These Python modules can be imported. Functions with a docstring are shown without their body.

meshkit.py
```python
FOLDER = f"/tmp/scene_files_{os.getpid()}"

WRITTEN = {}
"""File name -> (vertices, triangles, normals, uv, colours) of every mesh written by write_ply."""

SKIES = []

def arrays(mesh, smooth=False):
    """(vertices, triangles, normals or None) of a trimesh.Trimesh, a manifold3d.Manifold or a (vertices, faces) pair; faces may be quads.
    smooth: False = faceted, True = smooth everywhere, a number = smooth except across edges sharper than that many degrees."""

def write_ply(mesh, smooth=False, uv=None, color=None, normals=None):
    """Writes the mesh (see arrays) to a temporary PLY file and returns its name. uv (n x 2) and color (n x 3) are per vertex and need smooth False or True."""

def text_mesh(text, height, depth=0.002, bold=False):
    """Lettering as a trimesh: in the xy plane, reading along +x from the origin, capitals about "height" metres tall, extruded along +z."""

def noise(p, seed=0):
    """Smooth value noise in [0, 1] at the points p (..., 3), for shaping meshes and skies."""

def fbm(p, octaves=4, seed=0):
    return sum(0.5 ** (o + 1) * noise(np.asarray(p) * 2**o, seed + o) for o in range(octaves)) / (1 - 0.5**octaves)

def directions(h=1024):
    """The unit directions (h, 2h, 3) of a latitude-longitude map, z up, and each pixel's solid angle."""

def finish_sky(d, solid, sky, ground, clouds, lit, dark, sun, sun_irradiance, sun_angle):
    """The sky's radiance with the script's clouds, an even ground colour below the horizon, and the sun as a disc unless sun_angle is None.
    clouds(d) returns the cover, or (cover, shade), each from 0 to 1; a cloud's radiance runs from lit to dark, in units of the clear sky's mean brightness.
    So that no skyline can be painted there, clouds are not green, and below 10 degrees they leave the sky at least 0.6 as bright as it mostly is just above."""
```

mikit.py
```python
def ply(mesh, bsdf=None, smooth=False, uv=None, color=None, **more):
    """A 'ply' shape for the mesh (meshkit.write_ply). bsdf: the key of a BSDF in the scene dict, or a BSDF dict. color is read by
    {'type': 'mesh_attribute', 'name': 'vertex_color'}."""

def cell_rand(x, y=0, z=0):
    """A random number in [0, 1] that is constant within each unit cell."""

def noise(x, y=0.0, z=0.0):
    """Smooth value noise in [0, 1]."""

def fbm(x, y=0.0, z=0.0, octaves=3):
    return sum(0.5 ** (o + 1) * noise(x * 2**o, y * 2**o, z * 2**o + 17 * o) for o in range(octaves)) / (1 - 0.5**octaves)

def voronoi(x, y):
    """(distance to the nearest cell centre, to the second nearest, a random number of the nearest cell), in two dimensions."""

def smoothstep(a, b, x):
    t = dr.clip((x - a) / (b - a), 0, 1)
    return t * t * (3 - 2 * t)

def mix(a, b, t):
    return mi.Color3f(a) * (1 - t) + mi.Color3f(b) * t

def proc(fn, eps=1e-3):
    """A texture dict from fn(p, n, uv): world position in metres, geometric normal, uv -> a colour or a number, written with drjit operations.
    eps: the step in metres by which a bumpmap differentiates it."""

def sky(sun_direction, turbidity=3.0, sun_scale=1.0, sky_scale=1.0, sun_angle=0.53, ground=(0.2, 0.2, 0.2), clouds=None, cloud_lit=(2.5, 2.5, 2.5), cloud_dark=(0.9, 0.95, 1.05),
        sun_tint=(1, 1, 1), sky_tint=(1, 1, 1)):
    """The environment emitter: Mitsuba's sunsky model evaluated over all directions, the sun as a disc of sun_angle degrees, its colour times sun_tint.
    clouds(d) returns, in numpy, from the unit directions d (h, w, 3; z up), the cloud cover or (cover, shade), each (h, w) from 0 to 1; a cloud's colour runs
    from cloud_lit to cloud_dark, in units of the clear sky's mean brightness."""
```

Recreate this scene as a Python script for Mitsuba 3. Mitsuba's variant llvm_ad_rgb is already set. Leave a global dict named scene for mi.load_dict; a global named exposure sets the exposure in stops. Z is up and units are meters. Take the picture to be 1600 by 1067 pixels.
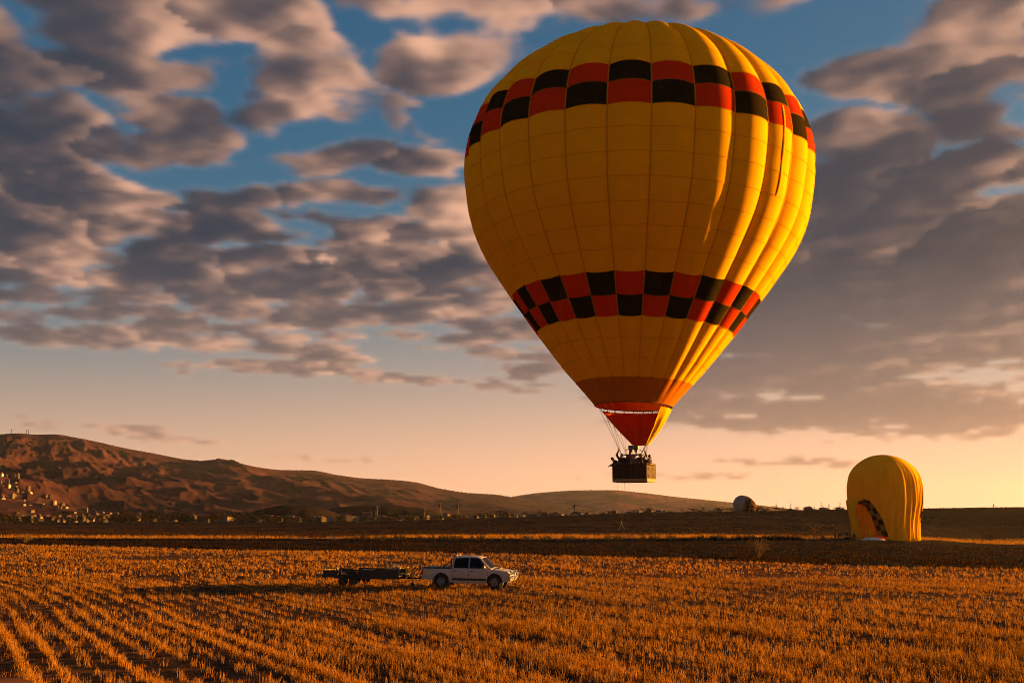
import math, random
import numpy as np, trimesh, manifold3d
import mitsuba as mi
import mikit, meshkit
from mikit import ply, proc
from meshkit import noise, fbm
from shapely.geometry import Polygon, Point, box as sbox
from scipy.ndimage import gaussian_filter
from scipy.interpolate import CubicSpline, RegularGridInterpolator, PchipInterpolator

T = mi.ScalarTransform4f
# ------------------------------------------------------------------ camera, sky, exposure
CAM_H = 4.3
FOCAL = 1680.0                     # in pixels of a 1600 x 1067 picture
PITCH = math.degrees(math.atan((797 - 533.5) / FOCAL))
SUN_AZ, SUN_EL = 71.0, 4.6
exposure = 5.15
sun_dir = [math.sin(math.radians(SUN_AZ)) * math.cos(math.radians(SUN_EL)), math.cos(math.radians(SUN_AZ)) * math.cos(math.radians(SUN_EL)), math.sin(math.radians(SUN_EL))]
scene, labels = {}, {}
scene['camera'] = {'type': 'perspective', 'fov': 2 * math.degrees(math.atan(800 / FOCAL)), 'fov_axis': 'x', 'near_clip': 0.1, 'far_clip': 40000.0,
                   'to_world': T().look_at(origin=[0, 0, CAM_H], target=[0, math.cos(math.radians(PITCH)), CAM_H + math.sin(math.radians(PITCH))], up=[0, 0, 1])}

# cloud masses: azimuth, elevation, half sizes (degrees), tilt, weight
CLOUD_MASSES = [(-25.2,21.07,5.86,2.11,8,1), (-19.2,24.79,7.41,1.3,0,0.9), (-13.18,25.38,2.66,1.43,0,0.9), (-21.57,21.75,3.01,1.53,15,0.9), (-23.12,17.1,5.96,3.24,10,1.1), (-16.61,19.21,4.09,1.64,8,1), (-11.83,21.67,2.34,1.3,5,0.9), (-25.04,14.71,4.63,2.73,0,1), (-21.15,14.8,3.5,2.05,10,0.9), (-12.49,16.12,6.16,1.57,24,1.05), (-6.71,18.31,3.22,1.36,15,1), (-15.08,14.32,3.29,1.09,10,0.8), (-4.91,15.26,4.08,1.23,0,1), (-9.02,13.56,5.05,1.16,8,0.9), (-2.82,16.81,1.36,1.02,0,0.4), (-23.99,12.02,4.67,1.43,3,1), (-16.6,11.94,3.92,1.36,14,0.95), (-21.2,10.35,7.0,1.16,0,1), (-12.97,10.8,5.65,1.57,10,1), (-6.91,11.0,5.08,2.05,8,1), (-2.78,12.09,3.75,2.05,0,1), (-1.38,9.37,5.46,1.23,0,1), (2.06,7.49,3.41,0.82,0,0.9), (-23.18,8.57,4.08,0.51,3,1), (-16.77,8.66,6.2,0.68,0,1), (-10.23,8.15,3.69,0.48,-4,1), (-15.12,7.37,2.96,0.34,2,1), (-8.19,7.09,5.74,0.48,-5,1.1), (-1.37,6.48,4.09,0.31,-3,1), (-3.23,23.03,4.09,1.43,6,0.95), (-5.7,20.87,1.53,1.3,0,0.7), (-5.75,24.23,1.7,0.85,0,0.6), (0.73,26.16,11.25,0.89,0,0.6), (11.77,24.82,6.01,1.77,0,0.9), (22.54,22.22,7.24,3.24,12,1.15), (17.02,20.9,2.93,2.05,0,0.9), (17.54,18.17,2.28,0.75,0,0.8), (22.47,16.39,8.82,1.88,16,1.15), (21.33,12.57,10.48,2.11,8,1.1), (19.97,10.11,12.18,2.56,4,1.1), (18.28,7.29,12.31,2.22,2,1.1), (16.61,5.07,9.8,1.02,1,1.1), (23.51,4.54,7.19,1.16,0,1.1), (11.97,10.51,6.67,2.73,5,1), (8.85,6.57,3.71,1.53,0,0.9), (-22.33,4.14,4.73,0.34,-3,0.75), (-18.1,3.61,3.57,0.24,-3,0.6), (14.92,2.43,5.6,0.31,-2,0.35), (-8.09,2.69,5.06,0.27,0,0.3), (9.39,1.72,6.73,0.27,0,0.3)]

def clouds(d):
    az=np.degrees(np.arctan2(d[...,0],d[...,1])); el=np.degrees(np.arcsin(np.clip(d[...,2],-1,1)))
    z=np.maximum(d[...,2],0)+.045
    P=np.stack([d[...,0]/z,d[...,1]/z,0*z],-1)
    sun=np.array([math.sin(math.radians(SUN_AZ)),math.cos(math.radians(SUN_AZ)),0])
    hz=np.clip(el/14,.15,1)
    wa=(fbm(P*2.6+3,5,41)-.5)*6.5; we=(fbm(P*2.6+13,5,42)-.5)*3.6*hz
    A=az+wa; E=el+we
    m=np.zeros_like(az); top=np.zeros_like(az); dk=np.zeros_like(az); thin=np.zeros_like(az)
    for (a0,e0,ra,re,rot,amp) in CLOUD_MASSES:
        c,s=math.cos(math.radians(rot)),math.sin(math.radians(rot))
        x=(A-a0); y=((el+.22*we if re<.62 else E)-e0)
        X=(x*c+y*s)/ra; Y=(-x*s+y*c)/re
        g=amp*np.exp(-1.25*(X*X+Y*Y)**1.2)
        m=m+g*(1-m*.6)
        top+=g*(.75*X-.30*Y)
        if a0>7 and ra>3: dk+=.20*g
        if re<.62: thin+=g
    out=np.clip((np.abs(az)-30)/12,0,1)+np.clip((el-27)/8,0,1); out=np.clip(out,0,1)
    big=fbm(P*.55+5,4,11)
    gen=np.clip((big-.36)*3.0,0,1.0)*np.clip((el-4)/6,0,1)
    m=m*(1-out)+gen*out
    top=top*(1-out)
    s_out=.86-.25*(fbm(P*.9+3,4,15)-.5)
    det=.55*(fbm(P*3.4,7,21)-.5)+.6*(fbm(P*np.array([2.1,2.1,1])+3,6,25)-.5)
    ps=P+.07*sun
    h1=fbm(P*3.0+11,4,23); h2=fbm((P+.13*sun)*3.0+11,4,23)
    f1=fbm(P*8.5+2,4,27); f2=fbm((P+.045*sun)*8.5+2,4,27)
    rel=1.5*(h2-h1)+1.0*(f2-f1)
    # puffs: the nearest of scattered cell centres, seen from its sunny or its shaded side
    Wp=np.stack([fbm(P*5.2+40,5,51)-.5,fbm(P*5.2+50,5,52)-.5],-1)
    Q=P[...,:2]*np.array([3.1,3.6])+1.15*Wp
    qi=np.floor(Q); F1=np.full(az.shape,9.); side=np.zeros_like(az)
    for a_ in (-1,0,1):
        for b_ in (-1,0,1):
            c_=qi+[a_,b_]
            cc=np.stack([c_[...,0],c_[...,1],0*az],-1)+.5
            jx=c_[...,0]+.5+.8*(noise(cc*3.0,61)-.5)*1.6; jy=c_[...,1]+.5+.8*(noise(cc*3.0,62)-.5)*1.6
            sz=.8+.55*noise(cc*3.0,63)
            dx,dy=Q[...,0]-jx,Q[...,1]-jy
            d_=np.sqrt(dx*dx+dy*dy)/sz
            k_=d_<F1
            F1=np.where(k_,d_,F1); side=np.where(k_,dx*sun[0]+dy*sun[1],side)
    puff_=np.clip(1-F1,-.3,1)
    gate=np.clip(np.maximum(out,np.maximum(m*2.2,(el-6)/3)),0,1)
    dens=(.56-.07*np.clip((-az-2)/8,0,1)*np.clip((el-12)/5,0,1))*m+(det*1.9+(puff_-.60)*1.15)*gate+.26*np.clip(dk*2.2,0,1)+.42*np.clip(thin,0,1)*(.6+det)
    side=side*np.clip((puff_-.12)*2.2,0,1)
    cov=np.clip((dens-.18)/.26,0,1); cov=cov*cov*(3-2*cov)
    thick=np.clip((dens-.22)/.85,0,1)
    low=np.clip((13-el)/10,0,1)
    bands=fbm(P*1.15+19,4,33)-.5
    shade=.66+.30*thick-.62*top/(m+.2)-.55*side+.8*rel+2.4*dk/(m+.2)+1.2*bands
    shade=1/(1+np.exp(-4.6*(shade-.47)))
    shade=shade*(1-out)+s_out*out
    s=(.24+.76*np.clip(shade,.0,1))*(1-.16*low)
    toward=.5+.5*np.cos(np.radians(az-SUN_AZ))
    veil=np.minimum(.97,.34+.74*toward)*np.exp(-(np.maximum(el,0)/(5.6+2.0*toward))**1.6)
    c=cov*.97*(1-.25*low)
    total=c+(1-c)*veil
    sh=(c*s)/np.maximum(total,1e-6)
    soft=lambda a: gaussian_filter(a,(.45,.55))
    return soft(total),soft(sh)


scene['sky'] = mikit.sky(sun_dir, turbidity=3, clouds=clouds, sky_tint=(.48, 1.25, 2.0), cloud_lit=(11.4, 6.0, 3.7), cloud_dark=(.29, .41, .62), sun_tint=(.98, 1.02, 1.2), sun_scale=1.0, sky_scale=.080, ground=(.06, .04, .03))

# ------------------------------------------------------------------ helpers
def add(key, mesh, m, smooth=False, **kw):
    scene[key] = ply(mesh, m, smooth, **kw)
    return key

USED = {}
def numbered(name):
    n = USED.get(name, 0)
    USED[name] = n + 1
    return name if n == 0 else f'{name}_{n:03d}'

def tag(key, label=None, cat=None, group=None, kind=None):
    d = {}
    if label: d['label'] = label
    if cat: d['category'] = cat
    if group: d['group'] = group
    if kind: d['kind'] = kind
    labels[key] = d

def cat_(ms):
    return trimesh.util.concatenate(ms)

def bx(cx, cy, cz, sx, sy, sz, rot=None):
    m = trimesh.creation.box(extents=(sx, sy, sz))
    if rot is not None: m.apply_transform(trimesh.transformations.rotation_matrix(rot[0], rot[1]))
    m.apply_translation((cx, cy, cz))
    return m

def tube(pts, r, sides=8, caps=True, closed=False):
    p = np.asarray(pts, float)
    n = len(p)
    r = np.broadcast_to(np.asarray(r, float), (n,))
    t = (np.roll(p, -1, 0) - np.roll(p, 1, 0)) if closed else np.gradient(p, axis=0)
    t /= np.linalg.norm(t, axis=1, keepdims=True) + 1e-12
    a = np.cross(t, [0, 0, 1.0])
    if (np.linalg.norm(a, axis=1) < .2).any(): a = np.cross(t, [1.0, .13, 0])
    a /= np.linalg.norm(a, axis=1, keepdims=True) + 1e-12
    b = np.cross(t, a)
    ang = np.arange(sides) * 2 * np.pi / sides
    v = p[:, None] + r[:, None, None] * (np.cos(ang)[None, :, None] * a[:, None] + np.sin(ang)[None, :, None] * b[:, None])
    m = n if closed else n - 1
    i, j = np.meshgrid(np.arange(m), np.arange(sides), indexing='ij')
    i2, j2 = (i + 1) % n, (j + 1) % sides
    q = np.stack([i * sides + j, i * sides + j2, i2 * sides + j2, i2 * sides + j], -1).reshape(-1, 4)
    f = np.vstack([q[:, [0, 1, 2]], q[:, [0, 2, 3]]])
    v = v.reshape(-1, 3)
    if caps and not closed:
        v = np.vstack([v, p[0], p[-1]])
        k = np.arange(sides)
        f = np.vstack([f, np.stack([(k + 1) % sides, k, k * 0 + n * sides], 1), np.stack([(n - 1) * sides + k, (n - 1) * sides + (k + 1) % sides, k * 0 + n * sides + 1], 1)])
    return trimesh.Trimesh(v, f, process=False)

def gridmesh(X):
    """quads over a (n, m, 3) array of points"""
    n, m = X.shape[:2]
    i, j = np.meshgrid(np.arange(n - 1), np.arange(m - 1), indexing='ij')
    q = np.stack([i * m + j, i * m + j + 1, (i + 1) * m + j + 1, (i + 1) * m + j], -1).reshape(-1, 4)
    return trimesh.Trimesh(X.reshape(-1, 3), np.vstack([q[:, [0, 1, 2]], q[:, [0, 2, 3]]]), process=False)

def place(mesh, x, y, z, yaw=0.0):
    m = mesh.copy()
    m.apply_transform(trimesh.transformations.rotation_matrix(yaw, [0, 0, 1]))
    m.apply_translation((x, y, z))
    return m

def ray_x(px, Y):
    """world x of what stands Y metres ahead at this column of the photograph"""
    return (px - 800) / FOCAL * Y

# ------------------------------------------------------------------ materials
def col(fn): return proc(fn)

def bsdf(key, d): scene[key] = d

def diffuse(key, c, rough=.9, two=True, spec=.3):
    b = {'type': 'principled', 'base_color': {'type': 'rgb', 'value': list(c)} if isinstance(c, (tuple, list)) else c, 'roughness': rough, 'specular': spec}
    scene[key] = {'type': 'twosided', 'b': b} if two else b

def fabric(key, c, trans=.8, rough=.6):
    scene[key] = {'type': 'principledthin', 'base_color': {'type': 'rgb', 'value': list(c)} if isinstance(c, (tuple, list)) else c, 'roughness': rough, 'diff_trans': trans, 'spec_trans': 0.0, 'eta': 1.3}

fab_n = lambda p: .93 + .14 * mikit.fbm(p.x * 1.3, p.y * 1.3, p.z * 1.3, 3)
YEL = (.95, .48, .008)
fabric('m_yellow', proc(lambda p, n, uv: mi.Color3f(*YEL) * fab_n(p)), .15)
fabric('m_red', proc(lambda p, n, uv: mi.Color3f(.60, .045, .008) * fab_n(p)), .2)
fabric('m_black', (.032, .022, .008), .1, .5)
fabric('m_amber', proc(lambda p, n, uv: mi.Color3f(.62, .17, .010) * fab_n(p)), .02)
fabric('m_scoop_in', (.42, .07, .012), .3)
fabric('m_tape', (.66, .31, .01), .15)
diffuse('m_tape_dark', (.16, .07, .012))
fabric('m_vcol', {'type': 'mesh_attribute', 'name': 'vertex_color'}, .2)
fabric('m_straw', {'type': 'mesh_attribute', 'name': 'vertex_color'}, .7, .8)
fabric('m_leaf', {'type': 'mesh_attribute', 'name': 'vertex_color'}, .4, .8)
diffuse('m_vdiff', {'type': 'mesh_attribute', 'name': 'vertex_color'}, .95, spec=.1)

def wicker_col(p, n, uv):
    u = p.x + p.y
    a = mikit.noise(u * 14, 0, p.z * 60) * .5 + mikit.noise(u * 40, 3, p.z * 20) * .5
    return mikit.mix((.025, .011, .006), (.11, .048, .016), a)
diffuse('m_wicker', proc(wicker_col), .7)
diffuse('m_leather', (.10, .045, .02), .6)
diffuse('m_hide', (.34, .19, .06), .7)
diffuse('m_rope', (.35, .24, .13), .9)
diffuse('m_cable', (.18, .13, .09), .5)
scene['m_steel'] = {'type': 'twosided', 'b': {'type': 'principled', 'base_color': {'type': 'rgb', 'value': [.35, .33, .31]}, 'metallic': .8, 'roughness': .35}}
scene['m_chrome'] = {'type': 'twosided', 'b': {'type': 'principled', 'base_color': {'type': 'rgb', 'value': [.75, .74, .72]}, 'metallic': 1.0, 'roughness': .15}}
diffuse('m_burner', (.06, .05, .045), .4)
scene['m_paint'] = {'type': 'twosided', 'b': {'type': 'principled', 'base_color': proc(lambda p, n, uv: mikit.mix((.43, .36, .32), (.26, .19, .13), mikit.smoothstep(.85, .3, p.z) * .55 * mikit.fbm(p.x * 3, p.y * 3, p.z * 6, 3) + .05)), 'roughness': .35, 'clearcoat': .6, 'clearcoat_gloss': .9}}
scene['m_glass_dark'] = {'type': 'twosided', 'b': {'type': 'principled', 'base_color': {'type': 'rgb', 'value': [.006, .006, .006]}, 'roughness': .12, 'specular': .12}}
diffuse('m_plastic', (.025, .024, .024), .5)
diffuse('m_rubber', proc(lambda p, n, uv: mikit.mix((.018, .017, .016), (.07, .05, .035), mikit.fbm(p.x * 9, p.y * 9, p.z * 9, 3) * .7)), .9)
diffuse('m_rim', (.17, .165, .16), .4)
scene['m_lamp'] = {'type': 'twosided', 'b': {'type': 'principled', 'base_color': {'type': 'rgb', 'value': [.7, .7, .68]}, 'roughness': .08, 'metallic': .3, 'clearcoat': 1.0}}
diffuse('m_tail', (.35, .02, .015), .25)
diffuse('m_indicator', (.7, .25, .03), .25)
diffuse('m_decal', (.62, .47, .16), .5)
diffuse('m_frame_dark', proc(lambda p, n, uv: mikit.mix((.03, .027, .026), (.085, .05, .03), mikit.fbm(p.x * 5, p.y * 5, p.z * 9, 3))), .7)
diffuse('m_yellow_paint', (.75, .43, .05), .5)
diffuse('m_plank', proc(lambda p, n, uv: mikit.mix((.10, .07, .05), (.2, .14, .09), mikit.fbm(p.x * 3, p.y * 12, p.z * 12, 3))), .9)
diffuse('m_white_fab', (.62, .58, .55), .8)
diffuse('m_skin', (.45, .26, .17), .6)
diffuse('m_hair', (.02, .014, .01), .6)
for i_, c_ in enumerate([(.03, .032, .04), (.05, .035, .03), (.025, .04, .05), (.09, .03, .025), (.05, .05, .055), (.12, .10, .08)]):
    diffuse(f'm_cloth_{i_}', c_, .9)
diffuse('m_shoe', (.02, .018, .017), .7)
diffuse('m_red_pad', (.022, .003, .002), .8)

# ------------------------------------------------------------------ the ground: one sheet, cut into its fields
COLS = np.array([-500, 0, 200, 400, 600, 800, 1000, 1200, 1300, 1400, 1523, 1600, 2100.0])
EDGE_P = PchipInterpolator([-900, -500, 0, 400, 740, 900, 1100, 1200, 1600, 2100, 2600], [165, 155, 141, 118, 111, 103, 97, 91, 80, 70, 64])
LEVELS = {   # metres ahead: picture rows at which the fall and rise of the ground was surveyed in the photograph
    150: [846, 845, 846, 848, 850, 853, 854, 857, 858, 860, 863, 864, 868],
    200: [841, 840, 841, 842, 844, 845, 845, 846, 847, 848, 855, 856, 860],
    232: [838, 837, 838, 838, 840, 841, 841, 840, 841, 841.5, 852, 853, 855],
    300: [832, 832, 832, 832, 833, 833, 833, 832, 832, 833, 847, 846, 848],
    380: [829, 829, 829, 829, 827, 825, 824, 820, 819, 822, 828, 826, 828],
    480: [826, 826, 826, 826.5, 820, 813, 806, 803, 800, 798, 796.5, 796, 794],
    560: [824, 824, 824, 823, 817, 808, 800.5, 798, 795.5, 794.3, 792.5, 791.5, 789]}
ZT = [[0] * 13, [0] * 13]
RT = [0, 60]
for Y_, ys_ in LEVELS.items():
    RT.append(Y_); ZT.append([CAM_H - (y_ - 797) / FOCAL * Y_ for y_ in ys_])
for Y_, rel_ in ((720, [-10, -10, -10, -10, -7, -4.6, -1.6, -.8, 0, .4, 1, 1.4, 2]), (1000, [-13, -12.5, -12, -12, -10.5, -7, -4, -2, -1, -1, 0, 0, 0]), (1400, [-12, -8, -9, -11, -11, -9, -6, -4, -3, -3, -2, -2, -2]), (2500, [-20] * 13)):
    RT.append(Y_); ZT.append([CAM_H + r_ for r_ in rel_])
AZS = np.arctan((COLS - 800) / FOCAL)
ZT = np.array(ZT, float)
ZI = RegularGridInterpolator((np.array(RT, float), AZS), ZT, method='linear', bounds_error=False, fill_value=None)

def ground_z(x, y, detail=True):
    x, y = np.asarray(x, float), np.asarray(y, float)
    az = np.clip(np.arctan2(x, np.maximum(y, 1e-3)), AZS[0], AZS[-1])
    az = np.where(y <= 0, np.clip(np.sign(x) * 2, AZS[0], AZS[-1]), az)
    r = np.clip(np.where(y > 0, np.hypot(x, y) * np.cos(az), 0), 0, 2490)
    # smooth the survey by averaging a few neighbouring samples
    z = 0
    for dr, da in ((0, 0), (-.07, 0), (.07, 0), (0, -.03), (0, .03)):
        z = z + ZI(np.stack([np.clip(r * (1 + dr), 0, 2490), np.clip(az + da, AZS[0], AZS[-1])], -1))
    z = z / 5
    e = EDGE_P(np.clip(np.tan(az) * FOCAL + 800, -900, 2600))
    t = np.clip((r - e) / 3.0, 0, 1); t = t * t * (3 - 2 * t)
    z = z * t
    # ditch behind the field's edge
    z = z - .7 * np.exp(-((r - e - 4.5) / 3.0) ** 2) * t
    if detail:
        P = np.stack([x, y, 0 * x], -1)
        z = z + t * (np.clip(r / 150, 0, 3) * .22 * (fbm(P * .09, 4, 5) - .5) + .28 * (fbm(P * np.array([.35, .8, 1]), 3, 8) - .5))
        z = z + (1 - t) * .10 * (fbm(P * .25, 3, 9) - .5)
    return z

def gz(x, y): return float(ground_z(np.array([x]), np.array([y]))[0])

ROW_DIR = math.radians(-29)
def row_coord(x, y):
    x, y = np.asarray(x, float), np.asarray(y, float)
    P = np.stack([x, y, 0 * x], -1)
    q = x * math.cos(ROW_DIR) - y * math.sin(ROW_DIR)
    l = x * math.sin(ROW_DIR) + y * math.cos(ROW_DIR)
    bend = np.clip(l - 60, 0, 200) ** 2 * .006 * np.clip((-x - 5) / 25, 0, 1)
    return q + bend + 1.1 * (fbm(P * .045, 2, 31) - .5) + .25 * (fbm(P * .3, 2, 32) - .5)

def soil_col(p, n, uv):
    a = mikit.fbm(p.x * 1.7, p.y * 1.7, 0, 4)
    b = mikit.noise(p.x * 9, p.y * 4, 1.0)
    return mikit.mix((.022, .012, .006), (.12, .05, .014), mikit.smoothstep(.38, .75, a * .75 + b * .25))
diffuse('m_soil', proc(soil_col), .95, spec=.1)
def plough_col(p, n, uv):
    a = mikit.fbm(p.x * .35, p.y * .9, 0, 4)
    b = mikit.fbm(p.x * .03, p.y * .15, 4.0, 3)
    return mikit.mix((.006, .004, .003), (.024, .012, .006), mikit.smoothstep(.35, .75, a * .6 + b * .4))
diffuse('m_plough', proc(plough_col), .97, spec=.05)
def meadow_col(p, n, uv):
    a = mikit.fbm(p.x * .012, p.y * .035, 2.0, 4)
    b = mikit.fbm(p.x * .08, p.y * .35, 2.0, 4)
    return mikit.mix((.007, .0045, .003), (.045, .020, .007), mikit.smoothstep(.35, .72, a * .55 + b * .45))
diffuse('m_meadow', proc(meadow_col), .97, spec=.05)
def strip_col(p, n, uv):
    return mikit.mix((.06, .03, .009), (.20, .095, .022), mikit.fbm(p.x * .2, p.y * .8, 1.0, 4))
diffuse('m_strip', proc(strip_col), .95, spec=.05)

def region(u, r):
    """0 stubble, 1 ploughed, 2 pale grass strip, 3 meadow; u = column of the survey, r = metres ahead"""
    e = EDGE_P(np.clip(u, -900, 2600))
    wob = 9 * (noise(np.stack([u / 47., r / 300., 0 * u], -1), 3) - .5)
    a = np.interp(u, [-900, 300, 560, 640, 1100, 1330, 1470, 1600, 2600], [206, 210, 222, 236, 238, 236, 258, 262, 270]) + wob
    b = np.interp(u, [-900, 300, 480, 640, 900, 1150, 1250, 1400, 1480, 1600, 2600], [238, 240, 228, 262, 276, 268, 246, 252, 300, 318, 330]) + wob * .7
    g = np.where(r < e, 0, np.where(r < a, 1, np.where(r < np.maximum(a, b), 2, 3)))
    return g

rr = np.concatenate([np.arange(0, 24, 4.), np.arange(24, 78, 1.0), np.arange(78, 170, .7), np.arange(170, 330, 1.6), np.arange(330, 620, 4), np.arange(620, 1500, 25), np.arange(1500, 2501, 100), [4000, 8000, 11500]])
fine = np.radians(np.arange(-31, 31.01, .16))
aa = np.concatenate([np.radians(np.arange(-180, -31, 7.0)), fine, np.radians(np.arange(38, 181, 7.1))]); aa[-1] = math.pi
RR, AA = np.meshgrid(rr, aa, indexing='ij')
RC = np.where(np.abs(AA) < .62, RR / np.maximum(np.cos(AA), .3), RR * 1.23)     # fronts lie square to the view
GX, GY = RC * np.sin(AA), RC * np.cos(AA)
GZ = ground_z(GX, GY)
GZ = np.where(RR > 2400, -16.0 - (RR - 2400) * .004, GZ)
GV = np.stack([GX, GY, GZ], -1)
n_, m_ = RR.shape
I_, J_ = np.meshgrid(np.arange(n_ - 1), np.arange(m_ - 1), indexing='ij')
UC = np.tan(np.clip(.5 * (AA[:-1, :-1] + AA[1:, 1:]), -.9, .9)) * FOCAL + 800
RG = region(UC, .5 * (RR[:-1, :-1] + RR[1:, 1:]))
for g_, (nm_, mt_, lb_) in enumerate((('stubble_field', 'm_soil', 'brown soil of the stubble field'), ('ploughed_field', 'm_plough', 'dark ploughed field behind the stubble'), ('pale_grass_strip_ground', 'm_strip', 'pale strip of dry ground beyond the ploughed field'), ('meadow', 'm_meadow', 'dark brown slopes below the hills'))):
    k_ = RG == g_
    i0, j0 = I_[k_], J_[k_]
    q_ = np.stack([i0 * m_ + j0, i0 * m_ + j0 + 1, (i0 + 1) * m_ + j0 + 1, (i0 + 1) * m_ + j0], -1)
    f_ = np.vstack([q_[:, [0, 2, 1]], q_[:, [0, 3, 2]]])
    u_, inv_ = np.unique(f_, return_inverse=True)
    add(nm_, trimesh.Trimesh(GV.reshape(-1, 3)[u_], inv_.reshape(-1, 3), process=False), mt_, True)
    tag(nm_, lb_, None, None, 'structure')

# ------------------------------------------------------------------ hills
def ridged(P, o, seed):
    s, a, tot = 0, 1.0, 0
    for k in range(o):
        v = 1 - np.abs(2 * noise(P * 2 ** k, seed + k) - 1)
        s = s + a * v * v; tot += a; a *= .55
    return s / tot

def hill_range(key, crest_px, crest_y, foot, crest, back, lab, amp, u0, u1, seed, mt='m_hill', du=2.0):
    u = np.arange(u0, u1, du)
    cy = PchipInterpolator(crest_px, crest_y)(u)
    t = np.concatenate([np.linspace(0, 1, 240), np.linspace(1.04, 1.7, 14)])
    fo, cr = np.interp(u, *foot), np.interp(u, *crest)
    Y = np.where(t[:, None] <= 1, fo + (cr - fo) * t[:, None], cr + (back * (t[:, None] - 1)))
    X = (u[None] - 800) / FOCAL * Y
    rel = (797 - cy) / FOCAL * cr                    # height of the crest over the eye
    base = -16 - CAM_H
    g = np.where(t <= 1, .28 * t + .72 * t ** 1.6, np.maximum(1 - 1.6 * (t - 1) ** 1.2, -.2))
    z = base + (rel - base) * g[:, None]
    # spurs and gullies run down from the crest
    W = np.stack([X, Y, 0 * X], -1)
    w = 240 * np.stack([fbm(W / 900, 3, seed) - .5, fbm(W / 900 + 9, 3, seed) - .5, 0 * X], -1)
    Q = (W + w)
    c_, s_ = math.cos(.5), math.sin(.5)
    Q = np.stack([Q[..., 0] * c_ + Q[..., 1] * s_, (-Q[..., 0] * s_ + Q[..., 1] * c_) * .45, 0 * X], -1)
    rd = (.40 * ridged(Q / 300 + 3, 5, seed) + .60 * ridged(Q / 760 + 7, 5, seed + 9)) - .45
    env = np.clip(np.minimum(t * 4, 1), 0, 1) * np.clip((1.0 - t) / .14, .0, 1) + (t > 1) * .0
    z = z + amp * (rel - base)[None] * env[:, None] * rd
    z = z + (fbm(W / 95, 4, seed + 4) - .5) * (rel - base)[None] * .085 * env[:, None]
    V = np.stack([X, Y, z + CAM_H], -1)
    m = gridmesh(V); m.invert()
    add(key, m, mt, True)
    tag(key, lab, None, None, 'structure')
    return RegularGridInterpolator((t, u), np.stack([Y, z + CAM_H], -1), bounds_error=False, fill_value=None)

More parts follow.
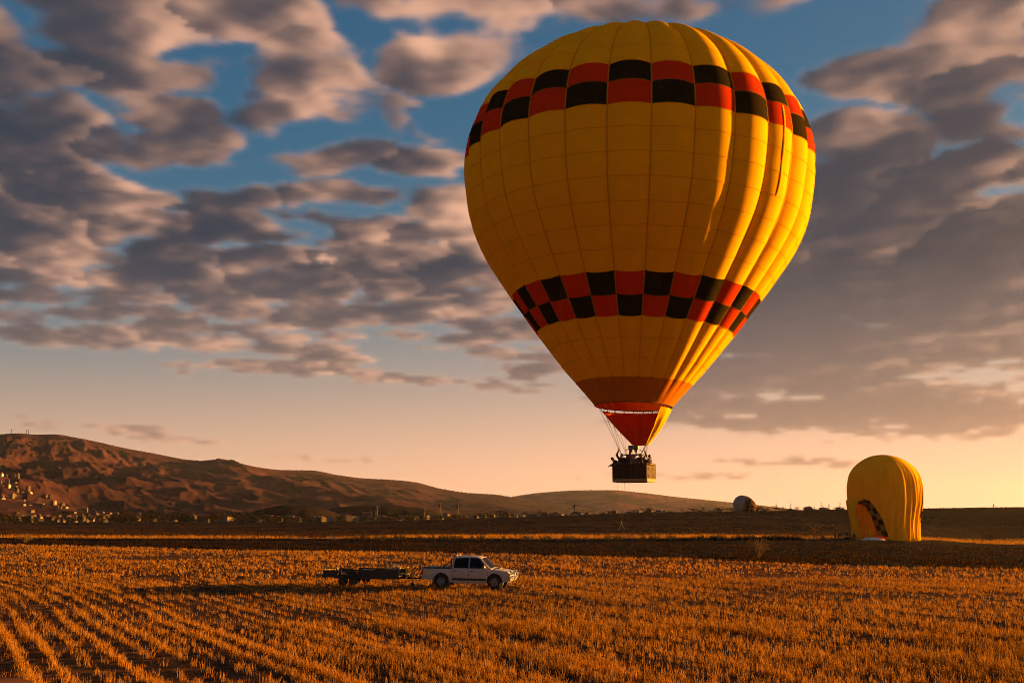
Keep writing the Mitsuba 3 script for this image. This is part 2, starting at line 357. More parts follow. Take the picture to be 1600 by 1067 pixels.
def hill_col(p, n, uv):
    a = mikit.fbm(p.x * .004, p.y * .004, p.z * .01, 5)
    b = mikit.fbm(p.x * .03, p.y * .03, p.z * .05, 3)
    return mikit.mix((.017, .008, .012), (.062, .024, .025), mikit.smoothstep(.3, .7, a * .65 + b * .35))
diffuse('m_hill', proc(hill_col), .97, spec=.05)
diffuse('m_far_hill', proc(lambda p, n, uv: mikit.mix((.060, .016, .030), (.15, .045, .055), mikit.smoothstep(.3, .7, mikit.fbm(p.x * .004, p.y * .004, p.z * .01, 5)))), .97, spec=.05)
HILL_A = hill_range('mountain_ridge', [-700, -400, -200, -60, 0, 30, 60, 85, 120, 160, 200, 240, 280, 310, 340, 370, 400, 440, 490, 530, 570, 610, 650, 690, 740, 770, 795, 830, 870, 920, 1000],
                    [760, 720, 695, 684, 680, 678.5, 680.5, 680, 685, 693, 702, 709, 717, 722.5, 723, 724, 730, 735, 736, 743, 748, 750, 754, 764, 771, 772.5, 776, 783, 789, 796, 803],
                    ([-700, 0, 400, 800, 1000], [1300, 1350, 1600, 2200, 2600]), ([-700, 0, 400, 800, 1000], [4300, 4500, 4800, 5600, 5800]), 2500, 'long bare brown mountain ridge lit by the low sun', .56, -700, 1000, 50)
HILL_B = hill_range('far_hill', [560, 640, 720, 780, 810, 840, 870, 900, 950, 1000, 1050, 1100, 1150, 1190, 1230, 1300, 1400],
                    [802, 796, 788, 780, 774.5, 770.5, 768, 766.5, 766, 770, 776, 781, 786, 790, 795, 799, 801],
                    ([560, 1400], [4600, 5200]), ([560, 1400], [7600, 8000]), 2500, 'low rounded hill on the horizon behind the flying balloon', .44, 560, 1400, 77, 'm_far_hill')

# ------------------------------------------------------------------ the flying balloon
NG = 28
B_X, B_Y, B_TX, B_TY, B_PH = 7.113, FOCAL / 26, .0354, .0275, -.2645
PROF = np.array([[6.2, 2.324], [7.175, 3.143], [8.159, 3.952], [9.157, 4.743], [10.169, 5.516], [11.194, 6.273], [12.228, 7.016], [13.268, 7.749], [14.32, 8.465], [15.402, 9.145], [16.534, 9.738], [17.731, 10.156], [18.984, 10.399], [20.252, 10.55], [21.524, 10.554], [22.78, 10.339], [23.975, 9.897], [25.087, 9.242], [26.105, 8.404], [27.019, 7.412], [27.818, 6.296], [28.492, 5.086], [29.03, 3.811], [29.424, 2.501], [29.661, 1.185], [29.733, 0.0]])
ARC = np.r_[0, np.cumsum(np.hypot(*np.diff(PROF, axis=0).T))]
PS = CubicSpline(ARC, PROF)
def env_axis(X):
    """balloon axes (heights over the eye) to the world"""
    Y = np.array(X, float)
    Y[..., 0] = X[..., 0] + B_TX * X[..., 2] + B_X
    Y[..., 1] = X[..., 1] + B_TY * X[..., 2] + B_Y
    Y[..., 2] = X[..., 2] - B_TX * X[..., 0] - B_TY * X[..., 1] + CAM_H
    return Y
def env_pt(t, k, s, off=0.0):
    """arc length t from the mouth, gore k, s across the gore"""
    zr = PS(t); z, r = zr[..., 0], zr[..., 1]
    d = PS(t, 1); nz, nr = -d[..., 1], d[..., 0]
    ch = 2 * r * math.sin(math.pi / NG)
    wk = .145 * np.clip((t + .4) / 3, .25, 1) * np.clip((ARC[-1] - t) / 3.0, 0, 1)
    b = wk * ch * (1 - np.abs(2 * s - 1) ** 2.0) + off
    # slight slackness of the cloth
    h = ((np.asarray(k) * 73 + 11) % 17) / 17.0
    b = b + ch * .004 * np.sin(t * 2.3 + h * 9) * np.sin(np.pi * s)
    a = B_PH + (k + s) * 2 * math.pi / NG
    # straight chord between seams
    rc = r * math.cos(math.pi / NG) / np.cos((s - .5) * 2 * math.pi / NG)
    rr_ = rc + b * nr
    zz = z + b * nz
    return env_axis(np.stack([rr_ * np.sin(a), -rr_ * np.cos(a), zz + 0 * a], -1))
def env_patch(t0, t1, k, s0=0., s1=1., nt=5, ns=9, off=0.0):
    tt, ss = np.meshgrid(np.linspace(t0, t1, nt), np.linspace(s0, s1, ns), indexing='ij')
    X = env_pt(tt, k, ss, off)
    e = 1e-3
    du = env_pt(np.minimum(tt + e, ARC[-1]), k, ss, off) - env_pt(np.maximum(tt - e, 0), k, ss, off)
    dv = env_pt(tt, k, np.minimum(ss + e, 1), off) - env_pt(tt, k, np.maximum(ss - e, 0), off)
    N = np.cross(dv, du)
    N /= np.linalg.norm(N, axis=-1, keepdims=True) + 1e-12
    m = gridmesh(X)
    return m.vertices, m.faces, N.reshape(-1, 3)
def add_n(key, V, Fc, N, m, color=None):
    path = meshkit.write_ply((V, Fc), True, None, color, normals=N)
    scene[key] = {'type': 'ply', 'filename': path, 'face_normals': False, 'bsdf': {'type': 'ref', 'id': m}}

def arc_of(z): return float(np.interp(z, PS(np.linspace(0, ARC[-1] - 6, 800))[:, 0], np.linspace(0, ARC[-1] - 6, 800)))
ROWS = [0.0] + [arc_of(z) for z in (7.535, 8.55, 9.55, 10.598, 11.65, 12.79, 13.87, 14.98, 16.10, 17.28, 18.53, 19.815, 21.07, 22.40, 23.60)]
while ROWS[-1] + 1.7 < ARC[-1]: ROWS.append(ROWS[-1] + 1.33)
CROWN_T = ROWS[-1]
BAL = 'flying_balloon'
tag(BAL, 'large yellow hot air balloon with two red and black chequered bands floating over the field', 'hot air balloon')
cam_p = np.array([0, 0, CAM_H])
cand = []
for ri in range(len(ROWS) - 1):
    for k in range(NG):
        c = env_pt(np.array([(ROWS[ri] + ROWS[ri + 1]) / 2]), k, np.array([.5]))[0]
        V, Fc, N = env_patch(ROWS[ri] + .004, ROWS[ri + 1] - .004, k, .002, .998)
        nn = N.mean(0); nn /= np.linalg.norm(nn)
        vw = cam_p - c; dist = np.linalg.norm(vw)
        ar = trimesh.Trimesh(V, Fc, process=False).area * float(nn @ vw / dist)
        cand.append((-ar, ri, k, V, Fc, N))
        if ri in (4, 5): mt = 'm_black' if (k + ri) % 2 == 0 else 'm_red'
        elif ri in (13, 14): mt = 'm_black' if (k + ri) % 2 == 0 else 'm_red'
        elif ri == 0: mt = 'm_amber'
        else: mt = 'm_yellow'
        cand[-1] += (mt,)
cand.sort(key=lambda c: c[0])
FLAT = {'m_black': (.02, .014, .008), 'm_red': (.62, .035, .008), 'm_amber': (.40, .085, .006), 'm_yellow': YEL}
lst = cand[:298]; rest = cand[298:]
for _, ri, k, V, Fc, N, mt in sorted(lst, key=lambda c: (c[1], c[2])):
    add_n(BAL + '__envelope__' + numbered('envelope_panel').replace('envelope_panel', 'panel'), V, Fc, N, mt)
VV, FF, NN, CC, at_ = [], [], [], [], 0
for _, ri, k, V, Fc, N, mt in rest:
    VV.append(V); FF.append(Fc + at_); NN.append(N); CC.append(np.tile(FLAT[mt], (len(V), 1))); at_ += len(V)
for k in range(NG):      # crown
    V, Fc, N = env_patch(CROWN_T + .004, ARC[-1] - .02, k, 0, 1, 4, 5)
    VV.append(V); FF.append(Fc + at_); NN.append(N); CC.append(np.tile(YEL, (len(V), 1))); at_ += len(V)
add_n(BAL + '__envelope__rear_panels', np.vstack(VV), np.vstack(FF), np.vstack(NN), 'm_vcol', np.vstack(CC))
tag(BAL + '__envelope__rear_panels', None, None, None, 'stuff')

# load tapes down the seams, hoop seams round the envelope
def seam_strip(k):
    tt = np.linspace(0, CROWN_T, 90)
    a = env_pt(tt, k - 1, np.full(90, .986), .014)
    m_ = env_pt(tt, k, np.zeros(90), .014)
    b = env_pt(tt, k, np.full(90, .014), .014)
    return gridmesh(np.stack([a, m_, b], 1))
for k in range(NG):
    m = seam_strip(k); add(f'{BAL}__envelope__' + numbered('load_tape'), m, 'm_tape', True)
for ri, t_ in enumerate(ROWS[1:-1], 1):
    ks, ss = np.meshgrid(np.arange(NG), np.linspace(.03, .97, 8), indexing='ij')
    ks, ss = ks.ravel(), ss.ravel()
    w = .016
    X = np.stack([env_pt(np.full(len(ks), t_ + d), ks, ss, .022) for d in (-w, w)], 1)
    m = gridmesh(np.concatenate([X, X[:1]]))
    m.invert()
    add(f'{BAL}__envelope__' + numbered('hoop_seam'), m, 'm_tape' if ri not in (5, 14) else 'm_tape_dark', True)
# mouth rim
mk, ms = np.meshgrid(np.arange(NG), np.linspace(0, .999, 5), indexing='ij')
rim = env_pt(np.zeros(mk.size), mk.ravel(), ms.ravel(), .0)
add(f'{BAL}__mouth_rim', tube(rim, .035, 6, closed=True), 'm_tape_dark', True)
# rotation vents: slits with raised lips on the sunny side
for (k, s0, t0, t1) in ((4, .42, ROWS[10], ROWS[14] - .1), (4, .93, ROWS[8] + .3, ROWS[14] - .1)):
    tt = np.linspace(t0, t1, 40); kk = np.full(40, k)
    sag = .022 + .012 * np.abs(np.sin(np.linspace(0, 3 * np.pi, 40)))
    wav = .012 * np.sin(np.linspace(0, 9, 40))
    lip = np.stack([env_pt(tt, kk, s0 + wav + .0, .0), env_pt(tt, kk, s0 + wav + .005, sag), env_pt(tt, kk, s0 + wav + .05, sag * 1.25), env_pt(tt, kk, s0 + wav + .075, sag * .6)], 1)
    gap = np.stack([env_pt(tt, kk, s0 + wav - .012, .012), env_pt(tt, kk, s0 + wav + .004, .012)], 1)
    key = f'{BAL}__' + numbered('turning_vent')
    add(key, gridmesh(lip), 'm_yellow', True)
    add(key + '__slit', gridmesh(gap), 'm_tape_dark', True)

# scoop below the mouth: amber outside, red inside, open towards the camera's left
mc = env_axis(np.array([0, 0, 6.2]))
S0, S1 = math.radians(38), math.radians(233)
fa = np.linspace(S0, S1, 46)
bot_c = np.array([ray_x(1000, B_Y), B_Y + .15, CAM_H + 3.86])
def scoop_pt(v, a, off):
    top = env_axis(np.stack([(2.27 + off) * np.sin(a), -(2.27 + off) * np.cos(a), 6.2 - .17 + 0 * a], -1))
    bot = bot_c + np.stack([(.50 + off) * np.sin(a), -(.40 + off) * np.cos(a), 0 * a], -1)
    w = v[..., None]
    fold = .035 * np.sin(a * 14) * np.sin(np.pi * v) * (2 + off * 0)
    p = top * (1 - w) + bot * w
    c = (mc * (1 - w) + bot_c * w)
    d = p - c; d[..., 2] = 0; d /= np.linalg.norm(d, axis=-1, keepdims=True)
    return p + d * (fold + .10 * np.sin(np.pi * v) - .25 * v * (1 - v))[..., None]
vv_, av_ = np.meshgrid(np.linspace(0, 1, 16), np.linspace(S0, S1, 120), indexing='ij')
add(f'{BAL}__scoop', gridmesh(scoop_pt(vv_, av_, .02)), 'm_yellow', True)
m = gridmesh(scoop_pt(vv_, av_, -.02)); m.invert()
add(f'{BAL}__scoop__lining', m, 'm_scoop_in', True)
tag(f'{BAL}__scoop__lining', 'orange red lining of the scoop')
for i, a in enumerate(np.linspace(S0, S1, 14)):
    p0 = scoop_pt(np.array([0.]), np.array([a]), 0)[0]; kk = (a - B_PH) / (2 * math.pi / NG)
    p1 = env_pt(np.array([0.0]), int(kk // 1), np.array([kk % 1]))[0]
    add(f'{BAL}__' + numbered('scoop_strap'), tube([p0, p1], .03, 5), 'm_tape_dark')

# basket frame: burner, posts, cables
YAW = math.radians(-28)
BC = np.array([7.28, B_Y, 0])
def bk(l, w, z):
    """basket axes: l along the long side (right, nearer the camera), w backwards, z over the eye"""
    return np.array([BC[0] + l * math.cos(YAW) - w * math.sin(YAW), BC[1] + l * math.sin(YAW) + w * math.cos(YAW), CAM_H + z])
def bk_mesh(m):
    m = m.copy(); m.apply_transform(trimesh.transformations.rotation_matrix(YAW, [0, 0, 1])); m.apply_translation((BC[0], BC[1], CAM_H)); return m
BL_, BW_ = 1.10, .74
Z0, Z1 = 1.64, 2.70
FZ = 3.28
fl, fw = .62, .42
fr = [bk(-fl, -fw, FZ), bk(fl, -fw, FZ), bk(fl, fw, FZ), bk(-fl, fw, FZ)]
frame = [tube([fr[i], fr[(i + 1) % 4]], .03, 6) for i in range(4)] + [tube([bk(-fl, 0, FZ), bk(fl, 0, FZ)], .022, 6)]
BUR = f'{BAL}__burner'
add(f'{BAL}__burner_frame', cat_(frame), 'm_steel')
for sx in (-.17, .17):
    b = BUR if sx < 0 else BUR + '_001'
    can = trimesh.creation.cylinder(radius=.15, height=.26, sections=20); can.apply_translation((sx, 0, FZ + .42))
    base = trimesh.creation.cylinder(radius=.11, height=.14, sections=16); base.apply_translation((sx, 0, FZ + .22))
    stem = trimesh.creation.cylinder(radius=.05, height=.22, sections=10); stem.apply_translation((sx, 0, FZ + .05))
    add(b, bk_mesh(cat_([can, base, stem])), 'm_burner', 30)
    th = np.linspace(0, 8 * math.pi, 90)
    coil = np.stack([sx + .168 * np.cos(th), .168 * np.sin(th), FZ + .31 + .22 * th / th[-1]], -1)
    add(b + '__coil', bk_mesh(tube(coil, .012, 5)), 'm_steel', True)
add(f'{BAL}__burner_handle', bk_mesh(cat_([tube([(-.55, 0, FZ + .29), (-.3, 0, FZ + .33), (.1, 0, FZ + .33), (.42, 0, FZ + .29), (.6, 0, FZ + .10)], .02, 6), tube([(.2, 0, FZ - .02), (.5, 0, FZ - .06), (.58, 0, FZ + .02)], .018, 6)])), 'm_burner', True)
for i, (a, b) in enumerate(((-1, -1), (1, -1), (1, 1), (-1, 1))):
    add(f'{BAL}__' + numbered('frame_post'), tube([bk(a * fl, b * fw, FZ), bk(a * .80, b * .60, Z1 + .1), bk(a * .84, b * .64, Z1 - .3)], [.022, .03, .03], 7), 'm_hide')
    # two fuel hoses wrapped in leather beside each post
    for j in range(3):
        ang = math.radians((205 if a < 0 else 155) if b > 0 else (-32 if a < 0 else 32)) + (j - 1) * .22
        if b > 0: ang = math.radians(205 if a < 0 else 150) + (j - 1) * .25
        else: ang = math.radians(-62 if a < 0 else 60) + (j - 1) * .25
        top = env_axis(np.array([2.31 * math.sin(ang), -2.31 * math.cos(ang), 6.2]))
        p0 = bk(a * fl, b * fw, FZ)
        add(f'{BAL}__' + numbered('suspension_cable'), tube([p0, p0 + (top - p0) * .12, top], .011, 5), 'm_cable')

# wicker basket
BKT = f'{BAL}__basket'
def wall(l0, w0, l1, w1, seed):
    n, mrows = 44, 26
    s = np.linspace(0, 1, n); zz = np.linspace(Z0 + .17, Z1 - .05, mrows)
    S, Z = np.meshgrid(s, zz)
    L = l0 + (l1 - l0) * S; W = w0 + (w1 - w0) * S
    nl, nw = (w1 - w0), -(l1 - l0); q = math.hypot(nl, nw); nl, nw = nl / q, nw / q
    i, j = np.meshgrid(np.arange(n), np.arange(mrows))
    o = .014 * (((i // 2 + j) % 2) * 2 - 1) * ((j % 2) * 2 - 1)
    lean = .05 * (Z - Z0)
    P = np.stack([L + nl * (o - .03), W + nw * (o - .03), Z], -1)
    return gridmesh(P)
outer = [(-BL_, -BW_, BL_, -BW_), (BL_, -BW_, BL_, BW_), (BL_, BW_, -BL_, BW_), (-BL_, BW_, -BL_, -BW_)]
for i, w_ in enumerate(outer):
    add(f'{BKT}__' + numbered('wicker_wall'), bk_mesh(wall(*w_, i)), 'm_wicker', True)
inn = .05
add(f'{BKT}__lining', bk_mesh(cat_([bx(0, -BW_ + .06, (Z0 + Z1) / 2, 2 * BL_ - .14, .02, Z1 - Z0 - .1), bx(0, BW_ - .06, (Z0 + Z1) / 2, 2 * BL_ - .14, .02, Z1 - Z0 - .1), bx(BL_ - .06, 0, (Z0 + Z1) / 2, .02, 2 * BW_ - .18, Z1 - Z0 - .1), bx(-BL_ + .06, 0, (Z0 + Z1) / 2, .02, 2 * BW_ - .18, Z1 - Z0 - .1), bx(0, 0, (Z0 + Z1) / 2 - .03, .05, 2 * BW_ - .18, Z1 - Z0 - .2)])), 'm_wicker')
def rrect(l, w, r, z, n=6):
    pts = []
    for cx, cy, a0 in ((l - r, w - r, 0), (-l + r, w - r, 90), (-l + r, -w + r, 180), (l - r, -w + r, 270)):
        for a in np.linspace(a0, a0 + 90, n):
            pts.append((cx + r * math.cos(math.radians(a)), cy + r * math.sin(math.radians(a)), z))
    return pts
add(f'{BKT}__rim', bk_mesh(tube(rrect(BL_ + .01, BW_ + .01, .09, Z1), .055, 8, closed=True)), 'm_leather', True)
fl_m = trimesh.creation.extrude_polygon(Polygon([p[:2] for p in rrect(BL_ - .01, BW_ - .01, .08, 0)]), .10); fl_m.apply_translation((0, 0, Z0))
add(f'{BKT}__floor', bk_mesh(fl_m), 'm_leather', 30)
sk = np.array(rrect(BL_ + .012, BW_ + .012, .09, 0)); sk = np.vstack([sk, sk[:1]])
add(f'{BKT}__hide_trim', bk_mesh(gridmesh(np.stack([sk + [0, 0, Z0 + .02], sk * [1.004, 1.004, 1] + [0, 0, Z0 + .1], sk + [0, 0, Z0 + .2]], 0))), 'm_hide', True)
for sx in (-.45, .45):
    for zz in (Z0 + .38, Z0 + .82):
        for ww in (-1, 1):
            h = bx(sx if ww < 0 else sx, ww * (BW_ + .015), zz, .12, .035, .05)
            add(f'{BKT}__' + numbered('foot_hole'), bk_mesh(h), 'm_frame_dark')
for yy in (-.38, .38):
    for zz in (Z0 + .36, Z0 + .78):
        add(f'{BKT}__' + numbered('foot_hole'), bk_mesh(bx(BL_ + .015, yy, zz, .035, .13, .06)), 'm_frame_dark')
for l_ in np.linspace(-.95, .95, 6):
    add(f'{BKT}__' + numbered('upright_cane'), bk_mesh(cat_([tube([(l_, -BW_ - .012, Z0 + .17), (l_, -BW_ - .012, Z1 - .05)], .02, 6), tube([(l_, BW_ + .012, Z0 + .17), (l_, BW_ + .012, Z1 - .05)], .02, 6)])), 'm_wicker')
# two drop ropes with a hook
ends = np.array([ray_x(968.6, B_Y), B_Y, CAM_H - (817 - 797) / 26])
for px, w in ((963.3, 0), (974.4, 1)):
    p0 = np.array([ray_x(px, B_Y), B_Y - .1 + .25 * w, CAM_H + Z0 + .05])
    pts = [p0 + (ends - p0) * s + np.array([0, 0, 0]) for s in np.linspace(0, 1, 8)]
    pts = [p + np.array([(.13 if w else -.10) * math.sin(math.pi * i / 7), 0, 0]) for i, p in enumerate(pts)]
    add(f'{BAL}__' + numbered('drop_rope'), tube(pts, .008, 5), 'm_frame_dark', True)
add(f'{BAL}__rope_end', cat_([tube([ends + [0, 0, .15], ends, ends + [-.18, 0, -.38]], .014, 5), tube([ends, ends + [.20, 0, -.36]], .014, 5), tube([ends + [-.09, 0, -.18], ends + [.1, 0, -.18]], .01, 5)]), 'm_cable')

# ------------------------------------------------------------------ people
ICO = trimesh.creation.icosphere(subdivisions=1).vertices
def hull_pts(sph):
    pts = np.vstack([ICO * r + np.array(c) for c, r in sph])
    return manifold3d.Manifold.hull_points(pts.astype(np.float64))
def chain(sph):
    return [hull_pts([sph[i], sph[i + 1]]) for i in range(len(sph) - 1)]
def fuse(ms, refine=.06, it=6):
    m = manifold3d.Manifold.batch_boolean(ms, manifold3d.OpType.Add)
    if refine: m = m.refine_to_length(refine)
    q = m.to_mesh(); t = trimesh.Trimesh(q.vert_properties[:, :3], q.tri_verts, process=True)
    if it: trimesh.smoothing.filter_taubin(t, lamb=.5, nu=.52, iterations=it)
    return t
def v3(*a): return np.array(a, float)
def person(key, x, y, z, yaw, label, pose, cloth, group=None, h=1.72, hat=False):
    """pose: 'stand', 'raise_l', 'raise_r', 'lean', 'walk', 'bend' ; figure faces +y of its own axes"""
    k = h / 1.72
    J = dict(pel=v3(0, 0, .93), chest=v3(0, .01, 1.28), neck=v3(0, 0, 1.45), head=v3(0, .02, 1.58))
    J.update(shl=v3(-.19, 0, 1.40), shr=v3(.19, 0, 1.40), ell=v3(-.25, -.02, 1.12), elr=v3(.25, -.02, 1.12), hl=v3(-.25, .10, .88), hr=v3(.25, .10, .88))
    J.update(hil=v3(-.10, 0, .90), hir=v3(.10, 0, .90), knl=v3(-.11, .02, .50), knr=v3(.11, .02, .50), anl=v3(-.11, -.02, .09), anr=v3(.11, -.02, .09))
    if pose == 'raise_l': J.update(ell=v3(-.33, .06, 1.62), hl=v3(-.22, .10, 1.88))
    if pose == 'raise_r': J.update(elr=v3(.33, .06, 1.62), hr=v3(.22, .10, 1.88))
    if pose in ('phone', 'raise_b'): J.update(ell=v3(-.27, .2, 1.30), hl=v3(-.10, .36, 1.50), elr=v3(.27, .2, 1.30), hr=v3(.10, .36, 1.50))
    if pose == 'rest': J.update(ell=v3(-.30, .12, 1.17), hl=v3(-.24, .36, 1.14), elr=v3(.30, .12, 1.17), hr=v3(.24, .36, 1.14))
    if pose == 'lean':
        for n in ('chest', 'neck', 'head', 'shl', 'shr', 'ell', 'elr', 'hl', 'hr'):
            p = J[n] - v3(0, 0, .95); a = math.radians(-48); J[n] = v3(p[0], p[1] * math.cos(a) - p[2] * math.sin(a), p[1] * math.sin(a) + p[2] * math.cos(a)) + v3(0, 0, .95)
        J['ell'] = J['shl'] + v3(-.08, .1, -.24); J['elr'] = J['shr'] + v3(.08, .1, -.24); J['hl'] = J['ell'] + v3(.02, .2, -.05); J['hr'] = J['elr'] + v3(-.02, .2, -.05)
    if pose == 'bend':
        for n in ('chest', 'neck', 'head', 'shl', 'shr', 'ell', 'elr', 'hl', 'hr'):
            p = J[n] - v3(0, 0, .93); a = math.radians(-62); J[n] = v3(p[0], p[1] * math.cos(a) - p[2] * math.sin(a), p[1] * math.sin(a) + p[2] * math.cos(a)) + v3(0, -.08, .93)
        J['ell'] = J['shl'] + v3(-.03, .08, -.27); J['elr'] = J['shr'] + v3(.03, .08, -.27); J['hl'] = J['ell'] + v3(0, .10, -.25); J['hr'] = J['elr'] + v3(0, .10, -.25)
    if pose == 'walk': J.update(knl=v3(-.1, .24, .52), anl=v3(-.1, .30, .10), knr=v3(.1, -.06, .49), anr=v3(.1, -.38, .16), ell=v3(-.24, -.16, 1.14), hl=v3(-.24, -.04, .92), elr=v3(.24, .12, 1.14), hr=v3(.22, .32, .98))
    ft = {s: J['an' + s] + v3(0, .17, -.05) for s in 'lr'}
    up = J['head'] - J['neck']; up /= np.linalg.norm(up)
    fwd = v3(0, 1, 0) - up * up[1]; fwd /= np.linalg.norm(fwd); rt = np.cross(fwd, up)
    def arm(s, g): return chain([(J['sh' + s], .060 + g), (J['el' + s], .046 + g), (J['h' + s] * .92 + J['el' + s] * .08, .032 + g)])
    def leg(s, g): return chain([(J['hi' + s], .095 + g), (J['kn' + s], .062 + g), (J['an' + s], .045 + g)])
    def torso(g): return [hull_pts([(J['pel'] + v3(-.08, 0, 0), .105 + g), (J['pel'] + v3(.08, 0, 0), .105 + g), (J['chest'] + rt * .09, .115 + g), (J['chest'] - rt * .09, .115 + g)]), hull_pts([(J['chest'] + rt * .09, .115 + g), (J['chest'] - rt * .09, .115 + g), (J['shl'], .062 + g), (J['shr'], .062 + g)])]
    hd = J['head']
    body = torso(0) + sum([arm(s, 0) + leg(s, 0) for s in 'lr'], []) + chain([(J['chest'], .07), (J['neck'], .058), (hd - up * .06, .058)])
    body += [hull_pts([(hd + up * .05 - fwd * .015, .092), (hd - up * .02 + fwd * .015, .080), (hd - up * .085 + fwd * .05, .040)]), hull_pts([(hd + up * .015 + fwd * .095, .011), (hd - up * .025 + fwd * .112, .017)]), hull_pts([(hd + rt * .092, .022), (hd + rt * .092 - up * .035, .016)]), hull_pts([(hd - rt * .092, .022), (hd - rt * .092 - up * .035, .016)])]
    for s in 'lr':
        d = J['h' + s] - J['el' + s]; d /= np.linalg.norm(d); sd = np.cross(d, fwd); sd /= np.linalg.norm(sd) + 1e-9; nn = np.cross(sd, d)
        w0 = J['h' + s]; pl = w0 + d * .085
        body.append(hull_pts([(w0, .028), (pl + sd * .032, .014), (pl - sd * .032, .014)]))
        for q, (o, ln) in enumerate(((-.032, .062), (-.011, .078), (.011, .072), (.032, .056))):
            a = pl + sd * o; b = a + d * ln * .6 + nn * .012; c = b + d * ln * .35 + nn * .03
            body += chain([(a, .0095), (b, .009), (c, .008)])
        t0 = w0 + d * .025 + sd * (.03 if s == 'l' else -.03)
        body += chain([(t0, .012), (t0 + d * .035 + sd * (.03 if s == 'l' else -.03), .010), (t0 + d * .07 + sd * (.036 if s == 'l' else -.036) + nn * .012, .009)])
    parts = [('body', fuse(body, .07, 0), 'm_skin', 30)]
    parts.append(('jacket', fuse(torso(.022) + arm('l', .02) + arm('r', .02) + [hull_pts([(J['chest'], .10), (J['neck'] - up * .02, .075)])], .09, 5), f'm_cloth_{cloth}', True))
    parts.append(('trousers', fuse([hull_pts([(J['hil'], .112), (J['hir'], .112), (J['pel'], .13)])] + leg('l', .018) + leg('r', .018), .1, 5), f'm_cloth_{(cloth * 5 + 1) % 6}', True))
    parts.append(('hair', fuse([hull_pts([(hd + up * .058 - fwd * .022, .098), (hd + up * .0 - fwd * .045, .085)])] + ([hull_pts([(hd + up * .08 + fwd * .02, .1), (hd + up * .06 + fwd * .13, .02)])] if hat else []), None, 0), 'm_hair', True))
    for s in 'lr':
        parts.append(('shoe' if s == 'l' else 'shoe_001', fuse([hull_pts([(J['an' + s] - v3(0, .03, .03), .05), (ft[s], .036)])], None, 0), 'm_shoe', True))
    low = min(float(p[1].vertices[:, 2].min()) for p in parts)
    for nm, m, mt, sm in parts:
        m.apply_translation((0, 0, -low)); m.apply_scale(k)
        add(f'{key}__{nm}', place(m, x, y, z, yaw), mt, sm)
    tag(key, label, 'person', group)

FLOOR = CAM_H + Z0 + .105
def in_basket(px, w, pose, yaw, label, cloth, h=1.72, l=None):
    l_ = l
    p = bk(l_, w, 0)
    person(numbered('person'), p[0], p[1], FLOOR, yaw, label, pose, cloth, None, h - .08)
in_basket(0, -.10, 'lean', math.radians(78), 'person in dark clothes leaning far out over the left end of the flying basket', 0, 1.70, -.83)
in_basket(0, -.40, 'raise_r', math.radians(175), 'person in the flying basket raising one arm to the left corner of the burner frame', 1, 1.68, -.60)
in_basket(0, .05, 'phone', math.radians(100), 'person between the left arm raiser and the burner in the flying basket', 4, 1.58, -.30)
in_basket(0, -.35, 'stand', math.radians(-160), 'tall person standing directly below the burner of the flying balloon', 3, 1.80, -.06)
in_basket(0, -.46, 'rest', math.radians(180), 'person in a grey brown coat just right of the burner in the flying basket', 5, 1.58, .22)
in_basket(0, .30, 'stand', math.radians(160), 'person with head showing between burner and right frame post of the flying basket', 0, 1.70, .30)
in_basket(0, -.20, 'raise_l', math.radians(170), 'person in the flying basket raising one arm to the right corner of the burner frame', 2, 1.62, .58)
in_basket(0, -.38, 'rest', math.radians(190), 'shorter person second from the right end of the flying basket', 1, 1.52, .84)
in_basket(0, .22, 'stand', math.radians(-120), 'person at the right end of the flying basket with a sunlit face', 4, 1.62, .92)

# ------------------------------------------------------------------ the pickup truck
TR_X, TR_Y, TR_YAW = -2.28, 62.2, math.radians(-13)
TR_Z = gz(TR_X, TR_Y)
TRK = 'pickup_truck'
def on_truck(m):
    return place(m, TR_X, TR_Y, TR_Z, TR_YAW)
def hw(x, z):
    """half width of the body at this place along it and height"""
    x, z = np.asarray(x, float), np.asarray(z, float)
    w = .872 - .02 * np.clip((.75 - z) / .4, 0, 1) - .245 * np.clip((z - 1.08) / .68, 0, 1) - .012 * np.clip((z - .95) / .13, 0, 1)
    w = w - .17 * np.clip((x - 1.75) / .75, 0, 1) ** 2 - .02 * np.clip((-x - 2.3) / .4, 0, 1)
    return w
def crown(x, s, z):
    return z - .045 * s * s * np.clip((z - .95) / .1, 0, 1)
def sweep(poly, size=.11, crownit=True, s0=-1, s1=1):
    m = trimesh.creation.extrude_polygon(poly, height=s1 - s0)
    v, f = trimesh.remesh.subdivide_to_size(m.vertices * [1, 1, .85], m.faces, size)
    m = trimesh.Trimesh(v / [1, 1, .85], f)
    x, z, s = m.vertices[:, 0], m.vertices[:, 1], m.vertices[:, 2] + s0
    zz = crown(x, s, z) if crownit else z
    m.vertices = np.stack([x, s * hw(x, z), zz], -1)
    m.fix_normals()
    return m
def side_patch(poly, off=.006, s=1, size=.15):
    """a thin shaped plate lying on the side of the body"""
    m = trimesh.creation.extrude_polygon(poly, height=.012)
    v, f = trimesh.remesh.subdivide_to_size(m.vertices, m.faces, size)
    x, z, d = v[:, 0], v[:, 1], v[:, 2]
    o = trimesh.Trimesh(np.stack([x, s * (hw(x, z) + off - .012 + d), z], -1), f)
    o.fix_normals()
    return o
AX = 1.54
arch = lambda x: Point(x, .40).buffer(.47, quad_segs=10)
low_poly = Polygon([(-2.70, .52), (-2.72, .80), (-2.70, 1.12), (-1.0, 1.12), (-.96, 1.08), (1.20, 1.09), (1.55, 1.095), (1.95, 1.04), (2.22, .97), (2.36, .86), (2.41, .72), (2.44, .62), (2.42, .44), (2.05, .36), (1.2, .34), (-1.2, .34), (-2.1, .46)]).difference(arch(AX)).difference(arch(-AX))
